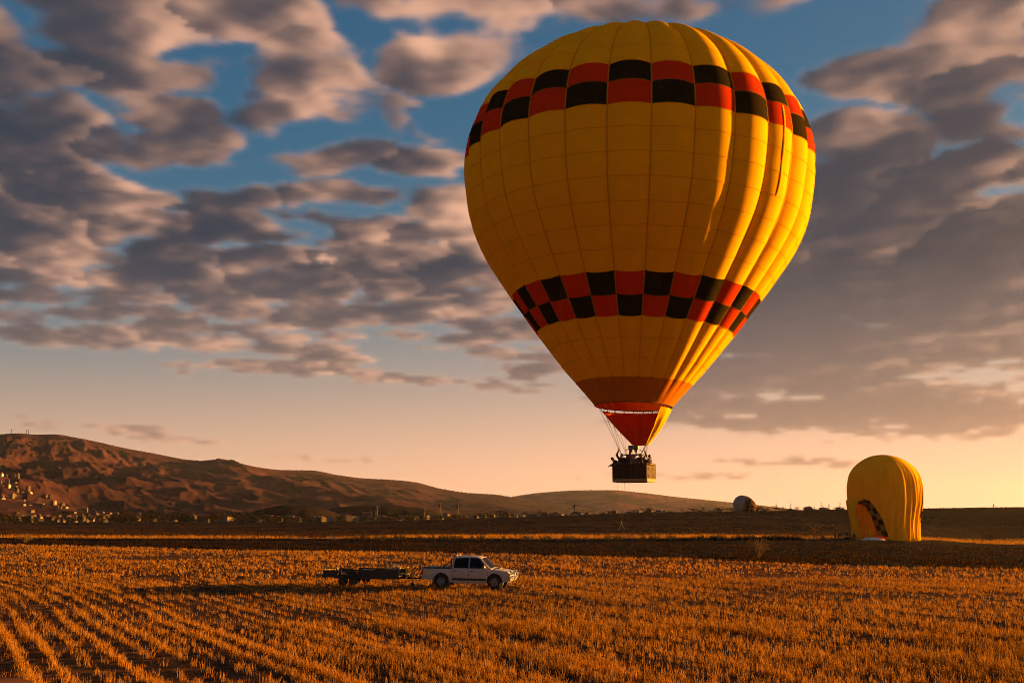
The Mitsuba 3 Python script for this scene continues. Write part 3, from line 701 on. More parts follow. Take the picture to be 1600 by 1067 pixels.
low = low_poly.buffer(-.02).buffer(.02) if low_poly.buffer(-.02).geom_type == 'Polygon' else low_poly
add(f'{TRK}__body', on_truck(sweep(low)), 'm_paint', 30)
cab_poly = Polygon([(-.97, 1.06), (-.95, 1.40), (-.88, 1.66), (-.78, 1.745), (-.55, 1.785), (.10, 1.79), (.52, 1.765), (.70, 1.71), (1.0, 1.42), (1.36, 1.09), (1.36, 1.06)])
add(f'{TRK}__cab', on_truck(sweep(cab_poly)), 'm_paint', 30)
rnd = lambda p, r=.035: Polygon(p).buffer(-r).buffer(r, quad_segs=4)
for s in (1, -1):
    g1 = rnd([(-.83, 1.13), (-.80, 1.50), (-.73, 1.665), (.01, 1.69), (.01, 1.13)])
    g2 = rnd([(.10, 1.12), (.10, 1.69), (.50, 1.675), (.63, 1.63), (1.06, 1.155), (1.06, 1.12)])
    for nm, g in (('window', g1), ('window', g2)):
        add(f'{TRK}__' + numbered('truck_window').replace('truck_', ''), on_truck(side_patch(g, .006, s)), 'm_glass_dark', 25)
    # doors: the gaps, handles, dark step strip
    for q, d in enumerate(([(-.90, .50), (-.90, 1.10), (-.86, 1.66), (-.85, 1.66), (-.885, 1.10), (-.885, .50)], [(.045, .46), (.045, 1.70), (.060, 1.70), (.060, .46)], [(1.10, .46), (1.125, 1.09), (1.14, 1.09), (1.115, .46)])):
        add(f'{TRK}__' + numbered('door_gap'), on_truck(side_patch(Polygon(d), .003, s)), 'm_plastic')
    for x0 in (-.80, .16):
        add(f'{TRK}__' + numbered('door_handle'), on_truck(side_patch(rnd([(x0, .955), (x0, .995), (x0 + .17, .995), (x0 + .17, .955)], .015), .032, s)), 'm_plastic', 30)
    add(f'{TRK}__' + numbered('sill_strip'), on_truck(side_patch(rnd([(-.92, .46), (-.90, .58), (1.06, .55), (1.04, .44)], .02), .022, s)), 'm_plastic', 30)
    add(f'{TRK}__' + numbered('side_step'), on_truck(tube([(-.98, s * .80, .36), (-.85, s * .90, .335), (.95, s * .90, .335), (1.05, s * .80, .36)], .035, 8)), 'm_paint', True)
    # wheel arch lips
    for ax in (-AX, AX):
        an = np.linspace(math.radians(-12), math.radians(192), 22)
        px_, pz_ = ax + .475 * np.cos(an), .40 + .475 * np.sin(an)
        add(f'{TRK}__' + numbered('arch_lip'), on_truck(tube(np.stack([px_, s * (hw(px_, pz_) + .012), pz_], -1), .030, 7)), 'm_paint', True)
        inner = trimesh.creation.cylinder(radius=.455, height=.34, sections=24, transform=trimesh.transformations.rotation_matrix(math.pi / 2, [1, 0, 0])); inner.apply_translation((ax, s * .60, .40))
        add(f'{TRK}__' + numbered('wheel_well'), on_truck(inner), 'm_plastic', 30)
    # mirror
    mm = trimesh.creation.icosphere(2); mm.apply_scale([.075, .12, .085]); mm.apply_translation((.98, s * 1.01, 1.20))
    add(f'{TRK}__' + numbered('mirror'), on_truck(cat_([mm, tube([(1.0, s * .86, 1.13), (.99, s * .97, 1.16)], .025, 6)])), 'm_paint', True)
    # lamps
    tl = side_patch(rnd([(-2.715, .74), (-2.70, 1.09), (-2.60, 1.09), (-2.63, .74)], .02), .012, s)
    add(f'{TRK}__' + numbered('tail_lamp'), on_truck(tl), 'm_tail', 30)
    hl = fuse([hull_pts([((2.30, s * .60, .90), .055), ((2.24, s * .70, .93), .05), ((2.02, s * .79, .97), .03), ((2.10, s * .76, .87), .05), ((2.33, s * .60, .83), .05)])], .08, 2)
    add(f'{TRK}__' + numbered('headlight'), on_truck(hl), 'm_lamp', True)
    fg = trimesh.creation.cylinder(radius=.055, height=.05, sections=16, transform=trimesh.transformations.rotation_matrix(math.pi / 2, [0, 1, 0])); fg.apply_translation((2.44, s * .52, .56))
    add(f'{TRK}__' + numbered('fog_lamp'), on_truck(fg), 'm_lamp', 30)
    add(f'{TRK}__' + numbered('decal'), on_truck(side_patch(Point(-2.33, .88).buffer(.165, quad_segs=6), .004, s)), 'm_decal', 30)
    add(f'{TRK}__' + numbered('mud_flap'), on_truck(bx(-AX - .50, s * .74, .36, .02, .24, .30)), 'm_rubber')
def cross_sheet(pts, s_in, off, n=9):
    """a sheet across the body following a line of (x, z) points"""
    p = np.array(pts, float); d = np.gradient(p, axis=0); nrm = np.stack([d[:, 1], -d[:, 0]], -1); nrm /= np.linalg.norm(nrm, axis=1, keepdims=True)
    nrm *= np.sign(nrm[:, :1] + 1e-6) if pts[0][0] > 0 else -np.sign(nrm[:, :1] + 1e-6)
    q = p + nrm * off
    S = np.linspace(-1, 1, n)
    X = np.stack([np.stack([q[:, 0], s * s_in * hw(p[:, 0], p[:, 1]), crown(q[:, 0], s * s_in, q[:, 1])], -1) for s in S], 1)
    return gridmesh(X)
add(f'{TRK}__windscreen', on_truck(cross_sheet([(.735, 1.675), (.85, 1.562), (1.0, 1.42), (1.15, 1.282), (1.31, 1.137)], .93, .010)), 'm_glass_dark', True)
add(f'{TRK}__rear_window', on_truck(cross_sheet([(-.905, 1.60), (-.93, 1.45), (-.955, 1.22)], .80, .012)), 'm_glass_dark', True)
add(f'{TRK}__tonneau_cover', on_truck(cat_([bx(-1.83, 0, 1.135, 1.62, 1.62, .05)])), 'm_plastic')
rb = []
for s in (-1, 1):
    rb.append(tube([(-1.02, s * .64, 1.13), (-1.04, s * .60, 1.50), (-1.05, s * .50, 1.60)], .035, 8))
    rb.append(tube([(-1.04, s * .60, 1.50), (-1.22, s * .64, 1.36), (-1.50, s * .68, 1.14)], .03, 8))
rb.append(tube([(-1.05, -.50, 1.60), (-1.05, .50, 1.60)], .035, 8))
add(f'{TRK}__roll_bar', on_truck(cat_(rb)), 'm_plastic', 40)
add(f'{TRK}__roof_lamp', on_truck(cat_([bx(-.80, -.30, 1.80, .10, .16, .07), bx(-.80, .30, 1.80, .10, .16, .07)])), 'm_lamp')
# bonnet scoop, grille, bumper, bull bar
sc = hull_pts([((1.42, -.22, 1.09), .03), ((1.42, .22, 1.09), .03), ((1.72, -.24, 1.10), .035), ((1.72, .24, 1.10), .035)])
add(f'{TRK}__bonnet_scoop', on_truck(fuse([sc], None, 0)), 'm_paint', 40)
add(f'{TRK}__bonnet_scoop__intake', on_truck(bx(1.752, 0, 1.105, .012, .42, .035)), 'm_plastic')
add(f'{TRK}__grille', on_truck(cat_([bx(2.375, 0, .835 , .05, .82, .17, (math.radians(-18), [0, 1, 0]))] )), 'm_plastic')
for i in range(3):
    add(f'{TRK}__grille__' + numbered('bar'), on_truck(tube([(2.432 - .02 * i, -.40, .78 + .055 * i), (2.445 - .02 * i, 0, .78 + .055 * i), (2.432 - .02 * i, .40, .78 + .055 * i)], .014, 6)), 'm_chrome', True)
bp = fuse([hull_pts([((2.36, -.60, .60), .075), ((2.36, .60, .60), .075), ((2.28, -.74, .60), .06), ((2.28, .74, .60), .06), ((2.34, -.58, .47), .06), ((2.34, .58, .47), .06)])], .1, 2)
add(f'{TRK}__front_bumper', on_truck(bp), 'm_paint', True)
add(f'{TRK}__front_bumper__air_intake', on_truck(bx(2.432, 0, .53, .03, .72, .12)), 'm_plastic')
add(f'{TRK}__number_plate', on_truck(bx(2.45, 0, .64, .012, .5, .11)), 'm_white_fab')
bb = [tube([(2.50, -.42, .46), (2.60, -.42, .62), (2.60, -.42, .84), (2.55, -.38, .98), (2.55, .38, .98), (2.60, .42, .84), (2.60, .42, .62), (2.50, .42, .46)], .036, 8),
      tube([(2.60, -.42, .70), (2.60, .42, .70)], .03, 8), tube([(2.58, -.42, .66), (2.50, -.72, .64), (2.38, -.80, .66), (2.40, -.76, .82), (2.50, -.60, .86), (2.58, -.42, .84)], .026, 8), tube([(2.58, .42, .66), (2.50, .72, .64), (2.38, .80, .66), (2.40, .76, .82), (2.50, .60, .86), (2.58, .42, .84)], .026, 8)]
add(f'{TRK}__bull_bar', on_truck(cat_(bb)), 'm_chrome', 40)
add(f'{TRK}__rear_bumper', on_truck(cat_([bx(-2.76, 0, .56, .16, 1.50, .14), bx(-2.86, 0, .48, .16, .10, .08)])), 'm_plastic')
add(f'{TRK}__tailgate', on_truck(bx(-2.715, 0, .93, .03, 1.42, .34)), 'm_paint')
add(f'{TRK}__underbody', on_truck(cat_([bx(0, 0, .40, 4.4, .9, .16), bx(AX, 0, .38, .12, 1.3, .12), bx(-AX, 0, .38, .14, 1.3, .14)])), 'm_plastic')
def wheel_parts(r, w, rimr):
    prof = [(rimr, -w / 2 + .01), (r - .05, -w / 2), (r - .008, -w / 2 + .045), (r, 0), (r - .008, w / 2 - .045), (r - .05, w / 2), (rimr, w / 2 - .01)]
    ty = trimesh.creation.revolve(np.array(prof), sections=36)
    disc = trimesh.creation.revolve(np.array([(.0, .045), (.07, .05), (.075, .02), (rimr - .05, .0), (rimr - .02, .035), (rimr, .045), (rimr, -w / 2 + .02)]), sections=30)
    sp = [trimesh.creation.box(extents=(rimr - .09, .055, .03)) for _ in range(6)]
    for i, b in enumerate(sp):
        b.apply_translation(((rimr - .09) / 2 + .06, 0, .045)); b.apply_transform(trimesh.transformations.rotation_matrix(i * math.pi / 3, [0, 0, 1]))
    dark = trimesh.creation.cylinder(radius=rimr - .025, height=.02, sections=24); dark.apply_translation((0, 0, -.015))
    return ty, cat_([disc] + sp), dark
TY, RIM, DRK = wheel_parts(.385, .255, .225)
for ax in (AX, -AX):
    for s in (-1, 1):
        key = f'{TRK}__' + numbered('wheel')
        M = trimesh.transformations.rotation_matrix(math.pi / 2 * (1 if s < 0 else -1), [1, 0, 0])
        for nm, m, mt, sm in (('tyre', TY, 'm_rubber', 35), ('rim', RIM, 'm_rim', 30), ('rim_hollow', DRK, 'm_plastic', 30)):
            q = m.copy()
            if nm != 'tyre': q.apply_translation((0, 0, .085))
            q.apply_transform(M); q.apply_translation((ax, s * .765, .385))
            add(f'{key}__{nm}', on_truck(q), mt, sm)
tag(TRK, 'white double cab pickup truck with bull bar towing a trailer across the stubble', 'pickup truck')

# ------------------------------------------------------------------ the flat trailer
TL = 'flatbed_trailer'
TL_X, TL_Y = TR_X - 6.36 * math.cos(TR_YAW), TR_Y - 6.36 * math.sin(TR_YAW)
TL_Z = gz(TL_X, TL_Y)
def on_trl(m):
    m = m.copy(); m.vertices[:, 0] = 3.42 + (m.vertices[:, 0] - 3.42) * .93
    return place(m, TL_X, TL_Y, TL_Z, TR_YAW)
for s in (-1, 1):
    add(f'{TL}__' + numbered('side_rail'), on_trl(bx(.15, s * .93, .54, 4.2, .07, .22)), 'm_frame_dark')
    add(f'{TL}__' + numbered('side_board'), on_trl(bx(.55, s * .975, .80, 3.3, .03, .30)), 'm_frame_dark')
    add(f'{TL}__' + numbered('mudguard'), on_trl(cat_([bx(-.95, s * 1.06, .80, 1.35, .22, .025), bx(-1.62, s * 1.06, .70, .03, .22, .22, (.5, [0, 1, 0])), bx(-.28, s * 1.06, .70, .03, .22, .22, (-.5, [0, 1, 0]))])), 'm_frame_dark')
    add(f'{TL}__' + numbered('rear_box_panel'), on_trl(bx(-2.05, s * .99, .70, 1.20, .04, .42)), 'm_frame_dark')
for i, x0 in enumerate(np.linspace(-2.55, 2.15, 12)):
    add(f'{TL}__' + numbered('deck_plank'), on_trl(bx(x0, 0, .66, .37, 1.82, .04)), 'm_plank')
for i, x0 in enumerate((-1.8, -.6, .6, 1.8)):
    add(f'{TL}__' + numbered('cross_member'), on_trl(bx(x0, 0, .54, .07, 1.8, .10)), 'm_frame_dark')
add(f'{TL}__tailboard', on_trl(bx(-2.72, 0, .70, .04, 1.95, .42)), 'm_frame_dark')
add(f'{TL}__headboard', on_trl(cat_([tube([(2.2, -.9, .6), (2.2, -.9, 1.02), (2.2, .9, 1.02), (2.2, .9, .6)], .025, 6)] + [tube([(2.2, y, .6), (2.2, y, 1.02)], .02, 6) for y in (-.45, 0, .45)])), 'm_frame_dark')
add(f'{TL}__drawbar', on_trl(cat_([tube([(2.1, -.7, .50), (3.05, -.05, .46)], .045, 6), tube([(2.1, .7, .50), (3.05, .05, .46)], .045, 6), tube([(3.0, 0, .46), (3.45, 0, .47)], .04, 6)])), 'm_frame_dark')
add(f'{TL}__coupling', on_trl(cat_([bx(3.42, 0, .49, .16, .10, .09), tube([(3.3, 0, .52), (3.42, 0, .60)], .018, 6)])), 'm_steel')
add(f'{TL}__safety_cable', on_trl(tube([(2.45, -.5, .92), (2.9, -.2, .72), (3.35, -.1, .50)], .015, 5)), 'm_frame_dark')
jw = trimesh.creation.cylinder(radius=.11, height=.06, sections=16, transform=trimesh.transformations.rotation_matrix(math.pi / 2, [1, 0, 0])); jw.apply_translation((2.85, -.14, .11))
add(f'{TL}__jockey_wheel', on_trl(cat_([jw, tube([(2.85, -.14, .12), (2.85, -.14, .78)], .025, 6)])), 'm_rubber')
# upright pale yellow gate at the front, rail at the back
add(f'{TL}__front_gate', on_trl(cat_([tube([(2.64, -.62, .48), (2.64, -.62, 1.14), (3.05, -.62, 1.14), (3.05, -.62, .40), (2.84, -.62, .40)], .045, 6), tube([(2.75, -.62, 1.14), (2.75, -.62, .88)], .035, 6)])), 'm_yellow_paint')
add(f'{TL}__rear_rail', on_trl(cat_([tube([(-2.55, -.97, 1.02), (-1.68, -.97, 1.02)], .045, 6)] + [tube([(x, -.97, .88), (x, -.97, 1.02)], .032, 6) for x in (-2.52, -2.3, -2.1, -1.9, -1.7)])), 'm_yellow_paint')
add(f'{TL}__deck_strap', on_trl(tube([(.0, -.985, .955), (.4, -.985, .965), (.7, -.985, .955)], .018, 5)), 'm_white_fab')
add(f'{TL}__reflector', on_trl(bx(-.42, -1.0, .80, .08, .02, .17, (.4, [0, 1, 0]))), 'm_decal')
TY2, RIM2, DRK2 = wheel_parts(.31, .20, .18)
for ax in (-1.30, -.60):
    for s in (-1, 1):
        key = f'{TL}__' + numbered('trailer_wheel').replace('trailer_', '')
        M = trimesh.transformations.rotation_matrix(math.pi / 2 * (1 if s < 0 else -1), [1, 0, 0])
        for nm, m, mt in (('tyre', TY2, 'm_rubber'), ('rim', RIM2, 'm_frame_dark')):
            q = m.copy()
            if nm == 'rim': q.apply_translation((0, 0, .06))
            q.apply_transform(M); q.apply_translation((ax, s * 1.05, .31)); add(f'{key}__{nm}', on_trl(q), mt, 35)
tag(TL, 'long dark low flatbed trailer with twin axles coupled behind the white pickup', 'trailer')
# inflation fan in its cage on the trailer's front end
FAN = 'inflation_fan'
th = np.linspace(0, 2 * np.pi, 25)[:-1]
rings = [tube(np.stack([1.95 + r * np.cos(th), 0 * th + y, 1.0 + r * np.sin(th)], -1), .015, 5, closed=True) for r in (.30,) for y in (-.88, -.70)]
spk = [tube([(1.95, -.88, 1.0), (1.95 + .30 * math.cos(a), -.88, 1.0 + .30 * math.sin(a))], .008, 4) for a in np.linspace(0, 2 * math.pi, 9)[:-1]]
add(f'{FAN}__cage', on_trl(cat_(rings + spk)), 'm_steel', 40)
bl = [place(trimesh.creation.box(extents=(.24, .02, .075)), 0, 0, 0) for _ in range(4)]
for i, b in enumerate(bl):
    b.apply_transform(trimesh.transformations.rotation_matrix(.5, [1, 0, 0])); b.apply_translation((.14, 0, 0)); b.apply_transform(trimesh.transformations.rotation_matrix(i * math.pi / 2, [0, 1, 0])); b.apply_translation((1.95, -.79, 1.0))
add(f'{FAN}__blades', on_trl(cat_(bl)), 'm_rim')
add(f'{FAN}__engine', on_trl(cat_([bx(1.95, -.52, .88, .26, .30, .30), bx(1.95, -.62, .70, .5, .5, .04)])), 'm_frame_dark')
add(f'{FAN}__guard_frame', on_trl(cat_([tube([(1.40, -.90, .68), (1.40, -.90, 1.13), (1.78, -.90, 1.13), (1.78, -.90, .68)], .02, 5), tube([(1.40, -.45, .68), (1.40, -.45, 1.13), (1.78, -.45, 1.13), (1.78, -.45, .68)], .02, 5), tube([(1.40, -.9, 1.13), (1.40, -.45, 1.13)], .02, 5), tube([(1.78, -.9, 1.13), (1.78, -.45, 1.13)], .02, 5)])), 'm_frame_dark')
tag(FAN, 'inflation fan in a round cage standing on the front of the trailer', 'fan')

# ------------------------------------------------------------------ the half collapsed balloon on the ground
C_Y = 232.0
C_X = ray_x(1376, C_Y)
C_Z = gz(C_X, C_Y) - .15
SC = C_Y / FOCAL                      # metres per pixel at that distance
COL = 'collapsed_balloon'
C_PROF = PchipInterpolator(np.array([0, 18, 40, 60, 80, 96, 108, 118, 126, 130.3, 131.5]) * SC, np.array([44, 45, 49, 53.5, 54.5, 52.5, 47, 37.5, 25, 11, 0.0]) * SC)
C_H = 131.5 * SC
def drape(a, z, cx=0, cy=0, k=1.0, seed=3):
    """a: angle from the camera side, + to the right; z: height"""
    r = C_PROF(np.clip(z, 0, C_H)) * k
    low = np.clip(1 - z / (C_H * .80), 0, 1)
    fold = 0
    rs = np.random.RandomState(seed)
    for n_, am in ((5, .12), (9, .20), (14, .26), (23, .20), (37, .10)):
        ph = rs.uniform(0, 6.28)
        sv = np.sin(n_ * a + ph + .7 * z / C_H * rs.uniform(-3, 3) + .6 * np.sin(2.3 * a + ph))
        fold = fold + am * (2 * np.abs(sv) ** .6 - 1.2)
    gore = -.10 * np.abs(np.sin(a * 10)) ** 8
    r = r + np.clip(1 - z / (C_H * .93), 0, 1) ** .7 * fold * 1.3 + gore * np.clip((C_H - z) / 6, 0, 1)
    return np.stack([C_X + cx + r * np.sin(a), C_Y + cy - .72 * r * np.cos(a), C_Z + z], -1)
# the arch-shaped hollow at the lower left of the near face, in (angle, height)
arch_pts = [(-1.30, -.1), (-1.30, 42 * SC), (-1.10, 56 * SC), (-.86, 63 * SC), (-.68, 61 * SC), (-.52, 51 * SC), (-.36, 36 * SC), (-.25, 20 * SC), (-.165, 6 * SC), (-.15, -.1)]
zs_ = np.concatenate([np.linspace(0, C_H * .9, 26), C_H * (1 - .1 * np.linspace(.9, .02, 8) ** 1.6)])
dom = sbox(-math.pi, 0, math.pi, C_H - .03)
shape_ = dom.difference(Polygon(arch_pts))
tv, tf = trimesh.creation.triangulate_polygon(shape_, engine='earcut')
tv3, tf = trimesh.remesh.subdivide_to_size(np.c_[tv * [8, 1], np.zeros(len(tv))], tf, .42)
ang, zz = tv3[:, 0] / 8, tv3[:, 1]
add(f'{COL}__envelope', trimesh.Trimesh(drape(ang, zz), tf[:, ::-1], process=False), 'm_yellow_soft', True)
# second lobe standing out behind the right side
lz, la = np.meshgrid(np.linspace(0, C_H - .05, 50), np.linspace(-.2, math.pi + .6, 80), indexing='ij')
V = drape(la, lz, 1.45, 2.3, .97, 8)
dip = np.exp(-((la - 1.0) / .16) ** 2) * np.clip((lz / C_H - .15) * 3, 0, 1) * np.clip((.93 - lz / C_H) * 5, 0, 1) * .7
V[..., 0] -= dip * np.sin(la); V[..., 1] += dip * .7 * np.cos(la)
add(f'{COL}__rear_lobe', gridmesh(V), 'm_yellow_soft', True)
# chequered band lining the hollow
bp_ = np.array(arch_pts[2:-1]); cs_ = np.r_[0, np.cumsum(np.hypot(np.diff(bp_[:, 0]) * 7, np.diff(bp_[:, 1])))]
bI = PchipInterpolator(cs_, bp_)
nrow = 9
cen = np.array([-.86, 18 * SC])
for i in range(nrow):
    for j in range(2):
        t_ = np.linspace(cs_[-1] * i / nrow, cs_[-1] * (i + 1) / nrow, 5)
        w_ = np.linspace(j * .5, j * .5 + .5, 4)
        TT, WW = np.meshgrid(t_, w_, indexing='ij')
        ab = bI(TT)
        ab2 = ab + (cen - ab) * (.30 * WW)[..., None] * np.array([1, .55])
        P = drape(ab2[..., 0], ab2[..., 1])
        P[..., 1] += 2.6 * WW ** .8 + .12
        P[..., 2] = np.maximum(P[..., 2], C_Z)
        add(f'{COL}__lining_band__' + numbered('lining_square').replace('lining_', ''), gridmesh(P), 'm_black' if (i + j) % 2 == 0 else 'm_olive', True)
# curtain of cloth deep in the hollow and the dark gap behind the lobe
cx_, cz_ = np.meshgrid(np.linspace(-1.75, -.50, 50), np.linspace(0, 62 * SC, 24), indexing='ij')
P = drape(cx_, cz_, 0, 0, 1, 5)
P[..., 1] = P[..., 1] + 3.0 + .22 * np.sin(cx_ * 31) + .12 * np.sin(cx_ * 67 + cz_)
P[..., 0] = C_X + (P[..., 0] - C_X) * .94
add(f'{COL}__inner_curtain', gridmesh(P), 'm_yellow_soft', True)
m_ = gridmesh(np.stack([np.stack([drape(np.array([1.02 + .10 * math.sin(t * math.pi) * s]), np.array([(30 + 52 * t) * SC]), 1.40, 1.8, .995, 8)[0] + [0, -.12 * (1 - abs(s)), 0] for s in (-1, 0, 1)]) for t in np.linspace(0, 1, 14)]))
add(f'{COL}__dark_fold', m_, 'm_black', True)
tag(COL, 'half collapsed yellow balloon standing on the ground with a chequered hollow at its lower left', 'hot air balloon')
rs = np.random.RandomState(4)
gx_, gy_ = np.meshgrid(np.linspace(-1, 1, 40), np.linspace(-1, 1, 14), indexing='ij')
hh_ = np.clip(1 - gx_ ** 2 - gy_ ** 2, 0, 1) ** .6
bx0, by0 = ray_x(1355, 226), 226.0
P = np.stack([bx0 + 2.5 * gx_, by0 + 1.3 * gy_, gz(bx0, by0) + .05 + .55 * hh_ * (.5 + fbm(np.stack([gx_ * 4, gy_ * 3, 0 * gx_], -1), 3, 2))], -1)
add('folded_cloth', gridmesh(P), 'm_white_fab', True)
tag('folded_cloth', 'pale heap of cloth on the ground in front of the collapsed balloon', 'cloth')

# ------------------------------------------------------------------ the striped balloon lying on the skyline
S_Y = 640.0
ST = 'striped_balloon'
sc_ = S_Y / FOCAL
s_c = np.array([ray_x(1159.5, S_Y), S_Y, CAM_H + (797 - 789.5) * sc_])
ax_ = np.array([.93, -.22, -.30]); ax_ /= np.linalg.norm(ax_)
e1 = np.cross(ax_, [0, 0, 1.0]); e1 /= np.linalg.norm(e1); e2 = np.cross(e1, ax_)
for k in range(16):
    t_, a_ = np.meshgrid(np.linspace(-1, 1, 40), np.linspace(k, k + 1, 7) * math.pi / 8, indexing='ij')
    r_ = np.sqrt(np.clip(1 - t_ ** 2, 0, 1)) * (1 - .12 * t_) * 10.6 / 2
    bul = 1 + .05 * np.sin((a_ * 8 / math.pi - k) * math.pi)
    P = s_c + ax_ * (t_ * 6.9)[..., None] + (e1 * np.cos(a_)[..., None] + e2 * np.sin(a_)[..., None]) * (r_ * bul)[..., None]
    tt_ = t_[..., None]; K = lambda *c: np.array(c)
    cc = np.select([tt_ < -.05, tt_ < .06, tt_ < .13, tt_ < .42, tt_ < .52, tt_ < 2], [K(.26, .22, .22), K(.13, .035, .015), K(.16, .07, .02), K(.014, .012, .012) if k % 2 else K(.05, .03, .016), K(.16, .07, .02), K(.2, .09, .02) if k % 2 else K(.05, .02, .012)])
    m = gridmesh(P)
    add(f'{ST}__' + numbered('striped_gore').replace('striped_', ''), m, 'm_vcol', True, color=cc.reshape(-1, 3))
tag(ST, 'small pale balloon with brown and black stripes lying half inflated on the skyline', 'hot air balloon')

# ------------------------------------------------------------------ people on the ground
for i, (px, Y, ps, yw, lb) in enumerate((
        (1297, 229, 'stand', 40, 'person standing leftmost of the ground crew by the collapsed balloon'),
        (1302, 231, 'bend', -80, 'stooping person second from the left in the ground crew'),
        (1306.5, 229, 'stand', -60, 'person third from the left in the ground crew by the collapsed balloon'),
        (1311, 232, 'raise_b', -90, 'person with both hands raised in the middle of the ground crew'),
        (1315.5, 230, 'stand', 10, 'person just right of the middle of the ground crew'),
        (1319.5, 233, 'stand', -100, 'person second nearest to the collapsed balloon in the ground crew'),
        (1324, 231, 'bend', -90, 'stooping crew member nearest to the collapsed balloon'))):
    x = ray_x(px, Y); person(numbered('person'), x, Y, gz(x, Y), math.radians(yw), lb, ps, i % 6, None, 1.75)
x = ray_x(1523.5, 296); person(numbered('person'), x, 296, gz(x, 296), math.radians(70), 'lone person walking on the pale grass at the right edge of the valley', 'walk', 0, None, 1.75)
x = ray_x(1544, 556); person(numbered('person'), x, 556, gz(x, 556) - .1, math.radians(-60), 'tiny person standing on the crest of the dark hill at the right', 'stand', 3, None, 1.9)

# ------------------------------------------------------------------ bush in the ploughed field
rng = np.random.RandomState(12)
def twig_bush(key, x, y, h, w, n, label, c0, c1, lean=.5):
    z = gz(x, y)
    st, V, Fc, C, at = [], [], [], [], 0
    for i in range(n):
        a = rng.uniform(0, 2 * math.pi); r0 = rng.uniform(0, .18); out_ = w * .5 * rng.uniform(.1, 1) ** .8; hh = h * rng.uniform(.45, 1.0) * (1 - .25 * out_ / (w * .5))
        p = [np.array([r0 * math.cos(a), r0 * math.sin(a), -.1])]
        for q in (.35, .7, 1.0):
            p.append(np.array([math.cos(a) * out_ * q ** 1.3, math.sin(a) * out_ * q ** 1.3, hh * q]) + rng.normal(0, .05, 3))
        st.append(tube(np.array(p) + [x, y, z], [.022, .016, .011, .005], 4))
        for q in range(26):
            u = rng.uniform(.25, 1); k = min(int(u * 3), 2); b = p[k] + (p[k + 1] - p[k]) * (u * 3 - k)
            d = rng.normal(0, 1, 3); d[2] = abs(d[2]) + .6; d /= np.linalg.norm(d); l = rng.uniform(.10, .26)
            sd = np.cross(d, rng.normal(0, 1, 3)); sd /= np.linalg.norm(sd); ww = rng.uniform(.010, .022)
            b = b + [x, y, z]
            V += [b - sd * ww, b + sd * ww, b + d * l]; Fc.append([at, at + 1, at + 2]); at += 3
            C += [list(np.array(c0) + (np.array(c1) - c0) * rng.rand())] * 3
    add(f'{key}__stems', cat_(st), 'm_twig')
    add(f'{key}__leaves', trimesh.Trimesh(np.array(V), np.array(Fc), process=False), 'm_leaf', color=np.array(C))
    tag(key, label, 'bush')
diffuse('m_twig', (.20, .13, .07), .9)
fabric('m_yellow_soft', proc(lambda p, n, uv: mi.Color3f(.95, .52, .016) * (.86 + .28 * mikit.fbm(p.x * .5, p.y * .5, p.z * .25, 3))), .3)
fabric('m_olive', (.30, .19, .05), .3)
twig_bush('bush', ray_x(1176, 113), 113.0, 2.5, 3.1, 75, 'large pale leafless bush in the ploughed field below the flying balloon', (.07, .045, .018), (.17, .115, .045))
twig_bush('bush_001', ray_x(52, 150), 150.0, 1.4, 3.2, 40, 'low pale bush at the far left edge of the stubble field', (.12, .07, .02), (.25, .14, .045))
twig_bush('bush_002', ray_x(1265, 300), 300.0, 2.6, 3.2, 40, 'small dark bush on the slope left of the collapsed balloon', (.03, .025, .012), (.06, .05, .02))

# ------------------------------------------------------------------ trees
def leaf_tree(seed, h, w, n, conic=0):
    r = np.random.RandomState(seed)
    cl = r.normal(0, 1, (9, 3)) * [w * .22, w * .22, h * .15] + [0, 0, h * .6]
    if conic: cl = np.stack([r.normal(0, w * .12, 9), r.normal(0, w * .12, 9), np.linspace(h * .2, h * .92, 9)], 1)
    c = cl[r.randint(0, 9, n)] + r.normal(0, 1, (n, 3)) * ([w * .17, w * .17, h * .11] if not conic else [w * .2, w * .2, h * .06])
    c[:, 2] = np.clip(c[:, 2], h * .08, h)
    s = r.uniform(.022, .055, (n, 1, 1)) * max(w, h * .5)
    tri = r.normal(0, 1, (n, 3, 3)); tri /= np.linalg.norm(tri, axis=2, keepdims=True)
    V = (c[:, None] + tri * s).reshape(-1, 3)
    base = np.array([(.012, .012, .006), (.018, .013, .006), (.010, .012, .006), (.028, .016, .007)][seed % 4])
    C = np.repeat(np.clip(base * r.uniform(.6, 1.4, (n, 1)), 0, 1), 3, 0)
    crown = (trimesh.Trimesh(V, np.arange(3 * n).reshape(-1, 3), process=False), C)
    trunk = tube([(0, 0, -.5), (.02 * w, 0, h * .3), (0, .02 * w, h * .7)], [h * .03, h * .022, h * .008], 5)
    return crown, trunk
diffuse('m_trunk', (.025, .016, .010), .9)
TREES = []
for i in range(8):
    con = 1 if i in (3, 7) else 0
    (cm, cc), tk = leaf_tree(i + 1, 1.0, .26 if con else (.85 + .15 * (i % 3)), 620, con)
    TREES.append((ply(cm, 'm_leaf', False, color=cc), ply(tk, 'm_trunk')))
def put_tree(x, y, z, h, kind, name='tree', label='', group=None, wide=1.0):
    k = numbered(name)
    M = T().translate([x, y, z]).rotate([0, 0, 1], float((x * 37) % 360)).scale([h * wide, h * wide, h])
    scene[k + '__crown'] = {**TREES[kind][0], 'to_world': M}
    scene[k + '__trunk'] = {**TREES[kind][1], 'to_world': M}
    tag(k, label, 'tree', group)
rng = np.random.RandomState(7)
def ridge_z(px, Y): x = ray_x(px, Y); return x, gz(x, Y)
TL_ = ['dark round tree', 'brownish round tree', 'broad black green tree', 'slim pointed tree', 'dark bushy tree', 'brownish bushy tree', 'broad dark tree', 'slim dark poplar']
